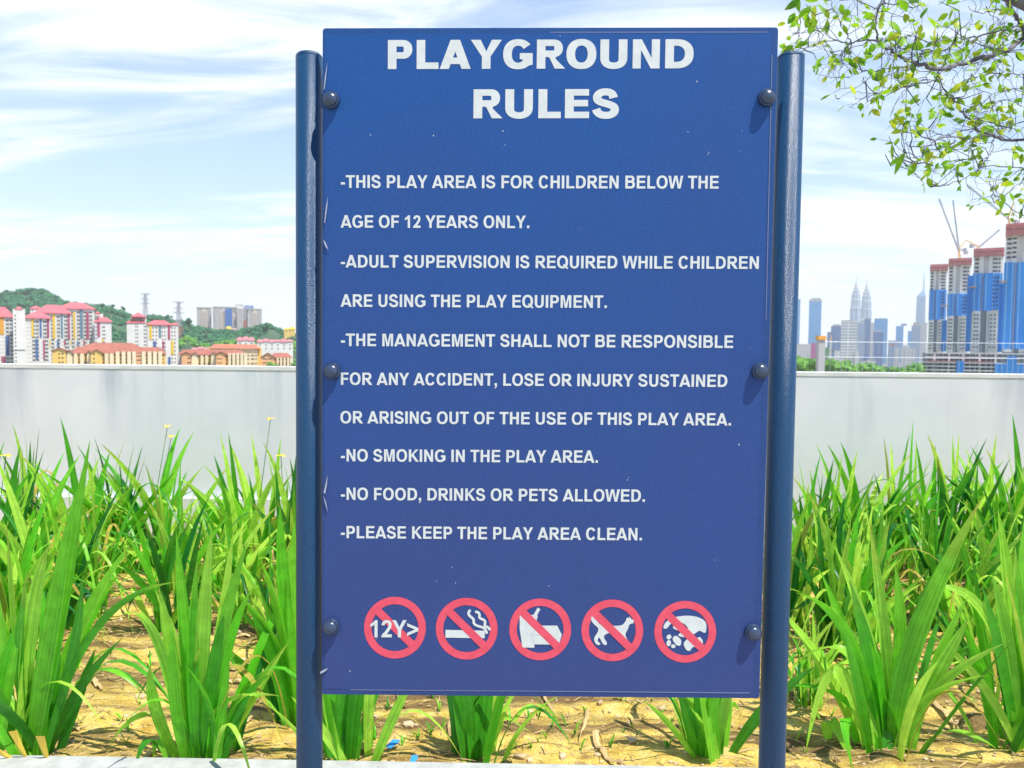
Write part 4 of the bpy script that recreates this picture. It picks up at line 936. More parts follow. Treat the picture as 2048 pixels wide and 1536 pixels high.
class Far:
    """a far building: the Empty stands at its foot, measures come from the photo at distance Y"""
    def __init__(s, name, label, cat, x0, x1, ytop, Y, group=None, dep=None, base=GZ, turn=1.0):
        s.Y = Y; c = at((x0 + x1) / 2, ytop, Y); s.pc = (x0 + x1) / 2; s.o = Vector((c.x, Y, base)); s.base = base
        az = math.atan2(c.x - EYE.x, Y - EYE.y) * turn; s.n = Vector((math.sin(az), math.cos(az), 0)); s.u = Vector((s.n.y, -s.n.x, 0))
        s.dep = dep or (s.X(x1) - s.X(x0)) * .8
        s.root = thing(name, label, cat, s.o, group, -az)
    def hit(s, px, py):
        d = ray(px, py); return EYE + d * ((s.o - EYE).dot(s.n) / d.dot(s.n)) - s.o
    def X(s, px, py=690): return s.hit(px, py).dot(s.u)
    def Z(s, py, px=None): return s.hit(px if px is not None else s.pc, py).z
    def k(s): return (s.o - EYE).dot(s.n) / FPX
    def box(s, name, m, xa, xb, ya, yb, f0=0.0, f1=None, mb=None):
        """pixel box; f0/f1 depth in metres from the front plane; yb None = down to the ground"""
        z1 = s.Z(ya, (xa + xb) / 2); z0 = 0.0 if yb is None else s.Z(yb, (xa + xb) / 2)
        q = (mb or MB()).box(s.X(xa), s.X(xb), f0, s.dep if f1 is None else f1, z0, z1)
        return q.build(name, m, s.root) if mb is None else q
    def hip(s, name, m, xa, xb, yeave, yridge, ov=1.2, ridge=.35, f1=None):
        X0, X1 = s.X(xa) - ov, s.X(xb) + ov; z0 = s.Z(yeave, (xa + xb) / 2); z1 = s.Z(yridge, (xa + xb) / 2); d = s.dep if f1 is None else f1
        c = (X0 + X1) / 2; h = (X1 - X0) / 2 * ridge
        q = MB().frustum(X0, X1, -ov, d + ov, z0, c - h, c + h, d * .45, d * .55, z1)
        q.box(X0, X1, -ov, d + ov, z0 - .5, z0 - .02)
        return q.build(name, m, s.root)
    def windows(s, cols, rows, wpx, hpx, m=M_glassd, proud=.12, name='window', limit=100, depth=0.0):
        me = MB().box(-wpx * s.k() / 2, wpx * s.k() / 2, -proud, proud * .2, -hpx * s.k() / 2, hpx * s.k() / 2).mesh(name, m)
        pos = [(s.X(c), s.Z(r, c)) for r in rows for c in cols]
        for x, z in pos[:limit]: link(name, me, s.root, (x, depth, z))
        rest = pos[limit:]
        if rest:
            q = MB(); w2, h2 = wpx * s.k() / 2, hpx * s.k() / 2
            for x, z in rest: q.box(x - w2, x + w2, depth - proud, depth + proud * .2, z - h2, z + h2)
            q.build(name + 's', m, s.root)['kind'] = 'stuff'
def fr(a, b, st):
    r = []; x = a
    while x <= b + 1e-6: r.append(x); x += st
    return r

GA = 'white apartment blocks with red roofs'
# label, x0, x1, eave y, ridge y, Y, stripes (xa, xb, ya, yb, colour), window columns
for lb, x0, x1, ye, yr, Y, st, cols in (
    ('white red-roofed apartment block cut by the left photo edge, orange and blue stripes', -24, 27, 633, 613, 585, [(-4, 8.5, 634, 669, 'o'), (11, 18.5, 673, 709, 'b'), (2, 10.5, 713, 727, 'm'), (25, 26.5, 640, 670, 't')], [-18, -10, 14, 22]),
    ('white red-roofed apartment block directly right of the tall stair tower', 51, 101, 636, 624, 590, [(63.5, 68, 636, 674, 'y'), (80, 84, 636, 675, 'b'), (94.5, 99, 638, 675, 'm'), (71, 76, 678, 718, 'b'), (86, 89.5, 680, 718, 'm'), (99, 101, 679, 695, 'y')], [66, 73.5, 88, 92]),
    ('white red-roofed apartment block in the middle of the left cluster', 72, 142.5, 626, 609, 625, [(106, 111, 625, 677, 'y'), (122.5, 126.5, 626, 676, 't'), (136, 140.5, 627, 678, 'm'), (114, 118, 680, 694, 'b'), (128, 131.5, 680, 690, 'm'), (141, 143, 680, 690, 'y')], [104, 116, 130.5, 134]),
    ('tallest white apartment block of the left cluster with the highest red roof', 118, 190, 617, 604.5, 660, [(147, 151, 624, 678, 'y'), (161, 166.5, 617, 677, 't'), (173, 178.5, 624, 678, 'm'), (154, 157.5, 683, 692, 'b'), (166.5, 169.5, 681, 690, 'm')], [145, 156, 169, 180.5])):
    f = Far('apartment_block', lb, 'building', x0, x1, ye, Y, GA, 20)
    f.box('wall', M_bwhite, x0, x1, ye, None)
    f.hip('roof', M_red_roof, x0, x1, ye, yr)
    for xa, xb, ya, yb, c in st: f.box('stripe_panel', SM[c], xa, xb, ya, yb, -.35, -.02)
    f.windows(cols + [c + 3.2 for c in cols], fr(ye + 8, 727, 7.6), 2.0, 2.8)
    q = MB()
    for r in fr(ye + 11.5, 727, 7.6): q.box(f.X(x0 + 1), f.X(x1 - 1), -.06, -.002, f.Z(r + .5), f.Z(r - .5))
    q.build('floor_bands', M_grey, f.root)
f = Far('stair_tower', 'plain white stair tower with a small red pyramid roof', 'building', 27, 51.5, 618, 575, None, 12)
f.box('wall', M_bwhite, 27, 51.5, 618, None); f.hip('roof', M_red_roof, 32, 46, 618, 612, .3, .05)
f.windows([31.5], fr(631, 726, 7.6), 1.8, 2.6)
f.box('ledge', M_grey, 28, 50, 698, 699.5, -.5, -.01)
f = Far('lift_tower', 'white lift tower rising behind the middle block, small pinkish roof', 'building', 62, 84, 617, 690, None, 12)
f.box('wall', M_bwhite, 62, 84, 617, None); f.hip('roof', M_red_roof, 62, 84, 617, 611, .5, .1); f.windows([66, 80], [621, 628], 1.6, 2.4)
f = Far('apartment_block', 'lower white block with a broad maroon stripe, right end of the left cluster', 'building', 190, 223.5, 643, 640, GA, 18)
f.box('wall', M_bwhite, 190, 223.5, 643, None); f.hip('roof', M_red_roof, 190, 223.5, 643, 634, .8, .4)
f.box('rear_core', M_bwhite, 191, 207, 626, None, 19, 30); f.hip('roof', M_red_roof, 192, 200, 626, 622, .3, .1)
f.box('stripe_panel', M_sm, 195, 200.5, 643, 674, -.35, -.02); f.box('stripe_panel', M_sy, 204, 208, 678, 684, -.35, -.02)
f.windows([192.5, 206, 209.5], fr(654, 727, 7.6), 1.8, 2.6)
f = Far('apartment_block', 'slim white block with twin little red gables in front of the wooded hill', 'building', 254, 294, 645, 630, GA, 18)
f.box('wall', M_bwhite, 254, 294, 645, None); f.hip('roof', M_red_roof, 254, 277, 645, 638, .6, .1); f.hip('roof', M_red_roof, 277, 291, 645, 638.5, .5, .1)
f.box('rear_core', M_bwhite, 261, 294, 633, None, 18.5, 30); f.hip('roof', M_red_roof, 264, 291, 633, 624.5, .6, .1, 18.5)
f.windows([272, 275.5, 289, 292], fr(653, 727, 7.4), 1.5, 2.6)
f = Far('apartment_block', 'white block with yellow, blue and maroon stripes, right of the twin-gabled block', 'building', 295, 357, 649, 605, GA, 18)
f.box('wall', M_bwhite, 295, 357, 649, None); f.hip('roof', M_red_roof, 295, 343, 649, 640, .8, .4); f.hip('roof', M_red_roof, 343, 357, 649, 645, .5, .3)
for xa, xb, ya, yb, c in ((299, 304, 650, 679, 'y'), (318, 322.5, 650, 675, 't'), (336, 340.5, 650, 679, 'm'), (306.5, 312, 682, 696, 'b'), (325, 328.5, 682, 700, 'm'), (342, 347.5, 682, 709, 'y'), (336, 341, 714, 730, 'b')): f.box('stripe_panel', SM[c], xa, xb, ya, yb, -.35, -.02)
f.windows([306.5, 313, 325, 330, 344, 350], fr(656, 730, 7.6), 1.9, 2.6)

# yellow walk-up rows with brown roofs
def gable(f, m, roofm, xa, xb, yeave, yapex, out_, back):
    """gable-fronted wing pushed out towards the camera"""
    x0, x1 = f.X(xa), f.X(xb); ze = f.Z(yeave, xa); za = f.Z(yapex, xa); c = (x0 + x1) / 2
    MB().add([(x0, -out_, 0), (x1, -out_, 0), (x1, -out_, ze), (c, -out_, za), (x0, -out_, ze), (x0, back, 0), (x1, back, 0), (x1, back, ze), (c, back, za), (x0, back, ze)],
             [(0, 1, 2, 3, 4), (9, 8, 7, 6, 5), (0, 4, 9, 5), (1, 6, 7, 2), (4, 3, 8, 9), (3, 2, 7, 8), (0, 5, 6, 1)]).build('gable_wing', m, f.root)
    q = MB(); t = .35; ov = .9
    for s in (-1, 1):
        xe = c + s * ((x1 - x0) / 2 + ov); zz = ze - (za - ze) * ov / ((x1 - x0) / 2)
        vs = [(c, -out_ - ov, za + .05), (xe, -out_ - ov, zz + .05), (xe, back, zz + .05), (c, back, za + .05)]
        q.add(vs + [(a, b, z + t) for a, b, z in vs], [(0, 1, 2, 3), (7, 6, 5, 4), (0, 4, 5, 1), (1, 5, 6, 2), (2, 6, 7, 3), (3, 7, 4, 0)])
    q.build('gable_roof', roofm, f.root)
def long_roof(f, m, xa, xb, yeave, yridge, dep):
    X0, X1 = f.X(xa), f.X(xb); z0 = f.Z(yeave, (xa + xb) / 2); z1 = f.Z(yridge, (xa + xb) / 2)
    MB().frustum(X0 - .8, X1 + .8, -.9, dep + .9, z0 - .25, X0 + 3, X1 - 3, dep * .48, dep * .52, z1).build('roof', m, f.root)
GY = 'yellow walk-up apartment rows with brown roofs'
f = Far('walk_up_row', 'long yellow walk-up row with brown roofs in front of the white blocks', 'building', 108, 331, 706, 520, GY, 30)
f.box('wall', M_yellow, 108, 331, 706, None); long_roof(f, M_brown_roof, 143, 331, 706, 694, 20)
f.box('rear_block', M_cream, 150, 285, 697, None, 31, 50)
q = MB(); X0, X1 = f.X(185), f.X(268); q.frustum(f.X(150), f.X(290), 28, 54, f.Z(697, 220), X0, X1, 40, 42, f.Z(685.5, 220)); q.build('rear_roof', M_brown_roof, f.root)
gable(f, M_yellow, M_brown_roof, 106, 133, 701, 696.5, 10, 8); gable(f, M_yellow, M_brown_roof, 182, 204, 705, 699, 10, 8)
gable(f, M_cream, M_brown_roof, 133.6, 145, 706, 700, 5, 6); gable(f, M_cream, M_brown_roof, 174, 181.5, 706, 701, 5, 6)
for xa in fr(147, 172, 13) + [209, 219, 231, 243, 254, 264, 283, 295, 305.5, 316]:
    f.box('pier', M_cream, xa, xa + 7.6, 703 if xa > 225 else 707, None, -2.2, -.01)
for xa in (233, 245, 256, 266, 285, 297, 307.5): f.hip('pier_roof', M_brown_roof, xa - 3, xa + 7, 703, 699.5, .1, .05, 6)
f.windows([144.5, 157, 171, 206.5, 217, 229, 240.5, 252, 262, 281, 292.5, 303.5, 314, 326], [711, 718, 725], 2.0, 3.4, mat('shaded_opening', (.16, .075, .03), .7))
f.windows([120, 126.5], [707, 715, 724], 2.6, 2.2, depth=-10.0); f.windows([188], [708, 716.5, 725], 2.8, 2.2, depth=-10.0)
f.box('balcony', M_orange, 271, 282, 708, 728, -1.2, -.01); f.windows([276.5], [712, 720], 9, 1.8, depth=-1.2)

f = Far('walk_up_row', 'orange and cream walk-up row with brown gabled roofs right of the white blocks', 'building', 356, 492, 708, 540, GY, 26)
f.box('wall', M_yellow, 364, 492, 710, None); f.box('end_wall', M_grey, 355, 363.8, 710, None, -3, 20); long_roof(f, M_brown_roof, 356, 492, 709, 700, 18)
gable(f, M_orange, M_brown_roof, 364, 382, 708, 704, 9, 8); gable(f, M_cream, M_brown_roof, 383, 396, 709, 705, 6, 6); gable(f, M_orange, M_brown_roof, 432, 450, 708, 703, 9, 8); gable(f, M_cream, M_brown_roof, 422, 431.5, 709, 704, 6, 6)
for xa in (401, 410.5, 456, 464.5, 472.5, 480.5, 487.5): f.box('pier', M_cream, xa, xa + 5.6, 706 if xa > 450 else 711, None, -2.2, -.01)
f.windows([398.5, 408.5, 418, 453, 462.3, 470.4, 478.4, 486], [712.5, 719.5, 727], 1.8, 3.2, bpy.data.materials['shaded_opening'])
f.windows([377, 381], [716, 724.5], 3, 2, depth=-9.0); f.windows([436, 441], [717, 725, 731], 3, 1.8, depth=-9.0)
f = Far('corner_block', 'plain cream block with a flat red roof edge behind the orange walk-up row', 'building', 418, 523, 697.5, 580, None, 24)
f.box('wall', M_cream, 418, 515, 697.5, None); f.box('end_wall', M_yellow, 515.05, 523, 695, None, 1, 22)
X0, X1 = f.X(417), f.X(521); MB().frustum(X0, X1, -1.5, 26, f.Z(697, 470), X0 + 4, X1 - 3, 11, 13, f.Z(688.5, 470)).build('roof', mat('rust_roof', (.55, .16, .09), .85, (.44, .12, .07), .3), f.root)
f.windows([496.5, 503.5, 506.5, 512], [711, 718, 727], 2.8, 2.2)
f = Far('walk_up_row', 'small orange walk-up row with a brown roof next to the left post', 'building', 523, 583, 715, 560, GY, 22)
f.box('wall', M_orange, 523, 583, 715, None); long_roof(f, M_brown_roof, 540, 584, 715, 706, 18); gable(f, M_orange, M_brown_roof, 522, 549, 714, 706, 7, 8)
for xa in (553, 560, 567, 574, 580): f.box('pier', M_cream, xa, xa + 4.2, 715.5, None, -2, -.01)
f.windows([558.5, 565.5, 572.4], [719, 727], 1.8, 3, bpy.data.materials['shaded_opening']); f.windows([530, 540], [717.5, 725], 8, 1.6, depth=-7.0)
# pale houses on the slope
for lb, x0, x1, ye, yr, Y, nb in (('white house with a low pink roof on the slope behind the cream block', 474, 509, 681, 673.5, 720, 3), ('long white terrace with stepped pink roofs near the left post', 514, 586, 684, 678, 740, 6), ('small pale shed roof row behind the orange walk-up row', 383, 420, 699, 694.5, 660, 3)):
    f = Far('hill_house', lb, 'house', x0, x1, ye, Y, None, 14)
    f.box('wall', M_bwhite, x0, x1, ye, None); w_ = (x1 - x0) / nb
    for k in range(nb): f.hip('roof', M_pink_roof, x0 + k * w_, x0 + (k + 1) * w_, ye - (k % 2) * 1.2, yr + .8 - (1.6 if k % 3 == 1 else 0), .5, .62)
    f.windows([x0 + (k + .5) * w_ for k in range(nb)], [ye + 6, ye + 13], 2.2, 2.6)
f = Far('yellow_house', 'bright yellow hillside house beside the left post', 'house', 567, 591, 658, 1050, None, 12)
f.box('wall', M_yellow, 568, 590, 658, None); f.hip('roof', M_sy, 567, 579, 660, 655.5, .3, .5); f.hip('roof', M_sy, 578, 591, 658, 653.5, .3, .5); f.windows([572, 580, 587], [662], 1.6, 1.6)
f = Far('yellow_house', 'small yellow and white hilltop house under the grey towers', 'house', 450, 474, 657, 1150, None, 12)
f.box('wall', M_bwhite, 451, 473, 657, None); f.hip('roof', M_sy, 451, 464, 657, 652.5, .3, .4); f.hip('roof', M_pink_roof, 464, 474, 659, 656, .3, .4); f.windows([455, 460, 468], [661], 1.6, 1.6)

# grey tower group on the hill
GT = 'grey apartment towers on the hilltop'
for lb, x0, x1, yt, bands in (('grey-beige curved apartment tower, leftmost on the hilltop', 394, 423.5, 616, ((394, 400), (418, 423.5))),
                              ('beige apartment tower with a blue glazed bay on the hilltop', 426.5, 475, 615, ((430, 440),)),
                              ('grey-beige apartment tower, right of the blue-bayed tower on the hilltop', 476, 496, 619, ((477, 490),)),
                              ('grey-beige apartment tower, rightmost on the hilltop', 497, 524, 619, ((497, 502), (517, 524)))):
    f = Far('hill_tower', lb, 'building', x0, x1, yt, 1500, GT, 26)
    xs = [f.X(x0 + (x1 - x0) * k / 8) for k in range(9)]; yy = [-6 * math.sin(math.pi * k / 8) for k in range(9)]; z = f.Z(yt)
    q = MB(); n = 9; q.add([(a, b, 0) for a, b in zip(xs, yy)] + [(a, b, z) for a, b in zip(xs, yy)] + [(xs[8], 26, 0), (xs[0], 26, 0), (xs[8], 26, z), (xs[0], 26, z)],
                           [(i, i + 1, n + i + 1, n + i) for i in range(8)] + [(8, 18, 20, 17), (18, 19, 21, 20), (19, 0, 9, 21), tuple(range(9, 18)) + (20, 21)]); q.build('wall', mat('tower_beige', (.78, .68, .60), .9, (.70, .61, .55), .05), f.root)
    f.box('roof_edge', M_grey, x0 - .6, x1 + .6, yt - 1.5, yt + .2, -7, 26.5)
    for a, b in bands: f.box('side_bay', M_grey, a, b, yt + 2, None, -7.0, -.5)
    if x0 == 426.5:
        f.box('blue_bay', mat('blue_glazing', (.03, .13, .42), .4), 451, 464.5, yt + 3, None, -9, -1)
    q = MB()
    for r in fr(yt + 4, 660, 2.4): q.box(f.X(x0 + 1), f.X(x1 - 1), -7.3, -7.05, f.Z(r + .45), f.Z(r - .45))
    q.build('window_bands', mat('band_grey', (.52, .48, .46), .7), f.root)
f = Far('penthouse_block', 'pale rooftop block with blue glass showing behind the hilltop towers', 'building', 465, 508, 611, 1560, None, 20)
f.box('wall', M_bwhite, 465, 508, 613, None); f.box('roof', M_grey, 470, 487, 608.5, 612.9, 2, 18); f.box('blue_bay', bpy.data.materials['blue_glazing'], 489, 507, 611, 622, -2, -.05); f.windows([492, 497, 502], [614, 618], 2, 2.4, M_bwhite, .3, depth=-2.0)

# pylons
M_steel = mat('galvanised_steel', (.40, .40, .46), .6, metal=.3); M_redsteel = mat('red_white_steel', (.45, .14, .12), .6)
def pylon(lb, px, ytop, ybase, Y, wtop, wbase, arms, redbelow=None, group='power pylons on the ridge'):
    p = at(px, ybase, Y); b0 = Vector((p.x, Y, p.z)); root = thing('power_pylon', lb, 'pylon', b0, group)
    k = pxm(Y); H = (ybase - ytop) * k; r = .30 * Y / 1000
    q = MB(); q2 = MB(); n = 9
    def wd(t): return (wbase * (1 - t) ** 1.6 + wtop * (1 - (1 - t) ** 1.6)) * k / 2
    for i in range(n):
        t0, t1 = i / n, (i + 1) / n; tgt = q2 if redbelow and t1 < redbelow else q; a, c = wd(t0), wd(t1)
        for sx in (-1, 1):
            for sy_ in (-1, 1): tgt.tube([(sx * a, sy_ * a, H * t0), (sx * c, sy_ * c, H * t1)], r * 1.2, 4)
        for s in (-1, 1):
            for sy_ in (-1, 1): tgt.tube([(s * a, sy_ * a, H * t0), (-s * c, sy_ * c, H * t1)], r * .8, 4)
        tgt.tube([(-c, -c, H * t1), (c, -c, H * t1)], r * .8, 4)
    q.build('lattice', M_steel, root)
    if redbelow: q2.build('lower_lattice', M_redsteel, root)
    for ya, half, up in arms:
        z = (ybase - ya) * k; h = half * k; a = MB()
        for s in (-1, 1):
            a.tube([(0, 0, z - 1.0), (s * h, 0, z + up * k)], [r * 1.3, r * .9], 4); a.tube([(0, 0, z + 2.4), (s * h, 0, z + up * k)], [r, r * .8], 4)
            for t in (.35, .7): a.tube([(s * h * t, 0, z - 1 + (up * k + 1) * t), (s * h * t * .9, 0, z + 2.4 + (up * k - 2.4) * t)], r * .7, 4)
            a.tube([(s * h, 0, z + up * k), (s * h, 0, z + up * k - 3)], r * .7, 4)
        a.build('cross_arm', M_steel, root)
pylon('left lattice power pylon on the ridge, behind the twin-gabled block', 291, 587, 640, 1150, 3.5, 9, ((590, 10, 3), (599, 8.5, 1), (607.5, 9, 1)))
pylon('right lattice power pylon with a red and white foot on the ridge', 358, 604, 690, 1000, 3.5, 20, ((607, 11, 4), (617, 9, 1), (626, 10, 1)), .55)
pylon('small red lattice mast among the trees below the grey towers', 490, 618, 684, 1120, 1.2, 9, (), .75, None)

# hills and woods
M_for = mat('wood_foliage', (.045, .19, .065), .9, (.015, .085, .05), .16, 8, 0, 1, .2)
M_for2 = mat('bright_foliage', (.17, .36, .06), .9, (.07, .20, .035), .2, 6, 0, 1, .2)
M_hill = mat('hill_soil', (.05, .11, .05), .95, (.03, .07, .035), .03)
def ridge_obj(name, prof, Y, depth, drop):
    """a hill whose crest follows the profile; it rises from the front and falls behind"""
    pts = []; n = 60; x0, x1 = prof[0][0], prof[-1][0]; cols = []
    for i in range(n + 1):
        px = x0 + (x1 - x0) * i / n
        for (a, b), (c, d) in zip(prof, prof[1:]):
            if a <= px <= c: y = b + (d - b) * (px - a) / (c - a)
        p = at(px, y + drop, Y); cols.append(p)
    mb = MB(); rows = [(-1.0, 0), (-.7, .35), (-.35, .75), (0, 1), (.4, .8), (1, 0)]
    for u, h in rows:
        for p in cols: mb.v.append((p.x * (1 + u * depth / Y), Y + u * depth, GZ - 2 + (p.z - GZ + 2) * h + 3 * noise.noise(Vector((p.x * .02, u * 3, 1)))))
    m_ = n + 1
    for j in range(len(rows) - 1):
        for i in range(n): a = j * m_ + i; mb.f.append((a, a + 1, a + m_ + 1, a + m_))
    tag(mb.build(name, M_hill, None, True), kind='structure')
    return cols
def blob_proto(seed, sub=2):
    bm = bmesh.new(); bmesh.ops.create_icosphere(bm, subdivisions=sub, radius=1); o_ = Vector((seed * 3.7, 1, 2))
    for v in bm.verts:
        d = 1 + .38 * noise.noise(v.co * 1.7 + o_) + .30 * noise.noise(v.co * 4.3 + o_); v.co = Vector((v.co.x, v.co.y, v.co.z * .85)) * d
    r = ([v.co.copy() for v in bm.verts], [tuple(v.index for v in f.verts) for f in bm.faces]); bm.free(); return r
BP = [blob_proto(k, 3) for k in range(6)]
def crown(mb, c, r, rnd, leafy=True):
    vs, fs = BP[rnd.randrange(6)]; a = rnd.uniform(0, 6.28); ca, sa = math.cos(a), math.sin(a)
    mb.add([c + Vector((v.x * ca - v.y * sa, v.x * sa + v.y * ca, v.z)) * r for v in vs], fs)
    if leafy:                                    # ragged outer leaf clumps
        for k in range(26):
            d = Vector((rnd.gauss(0, 1), rnd.gauss(0, 1), rnd.gauss(.2, 1))).normalized(); p = c + d * r * rnd.uniform(.85, 1.2); s = r * rnd.uniform(.10, .24)
            e = [Vector((rnd.gauss(0, 1), rnd.gauss(0, 1), rnd.gauss(0, 1))).normalized() * s for _ in range(4)]
            mb.add([p + x for x in e], [(0, 1, 2), (0, 2, 3), (0, 3, 1), (1, 3, 2)])
def wood(name, lb, prof, Y, depth, drop, count, rpx, m, seed, toprow=True):
    cols = ridge_obj('hill', prof, Y, depth, drop); r = random.Random(seed); mb = MB(); n = len(cols) - 1
    for k in range(count):
        t = r.random() * n; i = min(int(t), n - 1); p = cols[i].lerp(cols[i + 1], t - i)
        u = 0 if (toprow and k < count * .3) else -r.random() * .9
        h = 1 + u * .95 if u < 0 else 1
        h = {True: h}[True]; h = 1 - .72 * abs(u) if abs(u) < .35 else .75 - (abs(u) - .35) * 1.15
        R = rpx * pxm(Y) * r.uniform(.6, 1.35)
        c = Vector((p.x * (1 + u * depth / Y), Y + u * depth, GZ - 2 + (p.z - GZ + 2) * h + R * .25))
        crown(mb, c, R, r)
    tag(mb.build(name, m, None, False), lb, 'woods', kind='stuff')
wood('hill_wood', 'dark dense wood covering the high hill behind the left apartment cluster',
     [(-60, 600), (0, 590), (25, 585), (60, 582), (95, 585), (112, 598), (130, 605), (160, 612), (200, 614), (240, 626), (265, 640)], 1300, 260, 4, 420, 7, M_for, 1)
wood('ridge_wood', 'green wood on the lower ridge between the pylons and the grey towers',
     [(185, 622), (215, 618), (245, 628), (265, 638), (300, 634), (330, 640), (365, 646), (388, 655), (410, 662), (440, 665), (480, 664), (505, 660), (530, 652), (548, 655), (565, 668), (600, 672), (640, 672)], 1080, 230, 3, 520, 6.5, M_for, 2)
wood('slope_wood', 'nearer bright green trees on the slope below the ridge wood', [(355, 688), (375, 676), (388, 682), (400, 692), (440, 686), (470, 684), (500, 690), (560, 690), (600, 688)], 800, 90, 2, 150, 6, M_for2, 3)
wood('far_wood', 'low far wood along the horizon behind the notice board', [(560, 690), (700, 688), (900, 693), (1100, 690), (1300, 695), (1500, 694), (1660, 700)], 1900, 200, 2, 260, 7, M_for, 4)
rr_ = random.Random(9)
for lb, px, yt, yb, rp, Y in (('lone ridge tree standing up at the left end of the high hill', 12, 580, 592, 4, 1290), ('tallest spreading tree on the crest of the high hill', 59, 577, 592, 5.5, 1290), ('dark tree on the crest right of the tallest spreading tree', 92, 581, 592, 6, 1290),
                          ('small tree on the ridge just right of the highest red roof', 169, 607, 618, 4, 1100), ('palm-like tree on the ridge, leftmost of three in a row', 205, 607, 624, 5, 1090), ('palm-like tree on the ridge, middle of three in a row', 226, 609, 626, 5, 1090), ('palm-like tree on the ridge, rightmost of three in a row', 247, 614, 630, 5, 1090),
                          ('round tree on the ridge beside the right pylon', 338, 631, 645, 6, 1060), ('spreading tree left of the grey towers', 378, 639, 655, 8, 1040), ('dark tree at the right foot of the grey towers', 532, 646, 662, 9, 1050)):
    p = at(px, yb, Y); H = (yb - yt) * pxm(Y); root = thing('ridge_tree', lb, 'tree', p, 'single trees on the hill crest')
    MB().tube([(0, 0, -2), (.4, 0, H * .5), (.2, .3, H * .8)], [.7, .5, .3], 6).build('trunk', M_bark, root)
    q = MB(); R = rp * pxm(Y)
    for k in range(7): crown(q, Vector((rr_.gauss(0, R * .5), rr_.gauss(0, R * .5), H - R * .55 + rr_.gauss(0, R * .28))), R * rr_.uniform(.3, .55), rr_)
    q.build('crown', M_for, root)

# ------------------------------------------------------------------ right side: fence, skyline, construction
FY = 8.0
M_wire = mat('fence_wire', (.50, .54, .60), .5, metal=.4)
fence = thing('wire_fence', 'thin grey wire mesh fence standing beyond the wall on the right', 'fence', (at(1850, 700, FY).x, FY, -.40))
fo = Vector(fence.location); zt0, zb0 = at(1850, 685.5, FY).z - fo.z, at(1850, 716, FY).z - fo.z
x0f, x1f = at(1646, 700, FY).x - fo.x, at(2200, 700, FY).x - fo.x
for z in (zt0, zb0, .5, .1): MB().tube([(x0f, 0, z), (x1f, 0, z + .004)], .0034, 6).build('rail', M_wire, fence)
me = MB().tube([(0, .008, .0), (0, .008, zt0 + .01)], .0022, 5).mesh('picket', M_wire); k = x0f + .03
while k < x1f: link('picket', me, fence, (k, 0, 0)); k += 10.6 * pxm(FY)
p = at(1642, 672, FY); fp = thing('fence_post', 'square grey fence post with an orange cap above the right wall', 'post', (p.x, FY, -.40))
h = p.z + .40; MB().box(-.038, .038, -.038, .038, 0, h - .045).build('shaft', M_grey, fp); MB().frustum(-.05, .05, -.05, .05, h - .045, -.046, .046, -.046, .046, h).build('cap', mat('orange_cap', (.80, .36, .06), .6), fp)

# facade material with a window grid for far towers (surface pattern)
def facade(name, wall, glass, cw, ch, mortar=.25, rough=.5):
    m = bpy.data.materials.new(name); m.use_nodes = True; t = m.node_tree; b = t.nodes['Principled BSDF']
    co = t.nodes.new('ShaderNodeTexCoord'); sp_ = t.nodes.new('ShaderNodeSeparateXYZ'); t.links.new(co.outputs['Object'], sp_.inputs[0])
    ad = t.nodes.new('ShaderNodeMath'); t.links.new(sp_.outputs[0], ad.inputs[0]); t.links.new(sp_.outputs[1], ad.inputs[1])
    cb = t.nodes.new('ShaderNodeCombineXYZ'); t.links.new(ad.outputs[0], cb.inputs[0]); t.links.new(sp_.outputs[2], cb.inputs[1])
    br = t.nodes.new('ShaderNodeTexBrick'); br.offset = 0; br.inputs['Scale'].default_value = 1; br.inputs['Brick Width'].default_value = cw; br.inputs['Row Height'].default_value = ch; br.inputs['Mortar Size'].default_value = mortar * min(cw, ch); br.inputs['Mortar Smooth'].default_value = .1
    br.inputs['Color1'].default_value = (*glass, 1); br.inputs['Color2'].default_value = (*[g * 1.25 for g in glass], 1); br.inputs['Mortar'].default_value = (*wall, 1)
    t.links.new(cb.outputs[0], br.inputs['Vector']); t.links.new(br.outputs['Color'], b.inputs['Base Color']); b.inputs['Roughness'].default_value = rough
    return m
F_blue = facade('blue_curtain_wall', (.10, .38, .68), (.03, .24, .58), 5, 4.2, .12, .35)
F_navy = facade('navy_curtain_wall', (.10, .22, .44), (.02, .09, .28), 6, 4.2, .12, .35)
F_grey = facade('grey_curtain_wall', (.36, .44, .56), (.10, .20, .38), 6, 4.2, .2, .4)
F_white = facade('white_banded_wall', (.74, .74, .72), (.30, .33, .36), 60, 8, .22, .5)
F_pale = facade('pale_grid_wall', (.66, .62, .62), (.28, .32, .38), 6, 4.5, .25, .6)
F_steel = facade('steel_tower_skin', (.38, .47, .60), (.10, .21, .38), 4.0, 4.5, .22, .35)
GS = 'towers of the far city skyline'
def tower(lb, x0, x1, yt, Y, m, roofs=(), dep=None, name='skyline_tower', setb=None):
    f = Far(name, lb, 'building', x0, x1, yt, Y, GS, dep)
    f.box('shaft', m, x0, x1, yt, None)
    for xa, xb, ya, yb, mm in roofs: f.box('roof_crown', mm, xa, xb, ya, yb, .5, f.dep - .5)
    return f
tower('blue glass tower beside the right post, just showing past its edge', 1588, 1598.5, 598, 3000, F_blue)
tower('broad blue glass tower with a pale crown, left of the twin spired towers', 1616, 1641, 603, 2800, F_blue, ((1615.5, 1641.5, 599, 602.8, M_grey), (1620, 1638, 596, 598.9, M_grey)))
tower('dark blue tower with a pointed grey top, left of the white banded tower', 1661, 1683, 652, 2600, F_navy, ((1664, 1680, 648.5, 651.9, M_grey), (1666, 1673, 655, 651.9, M_grey)))
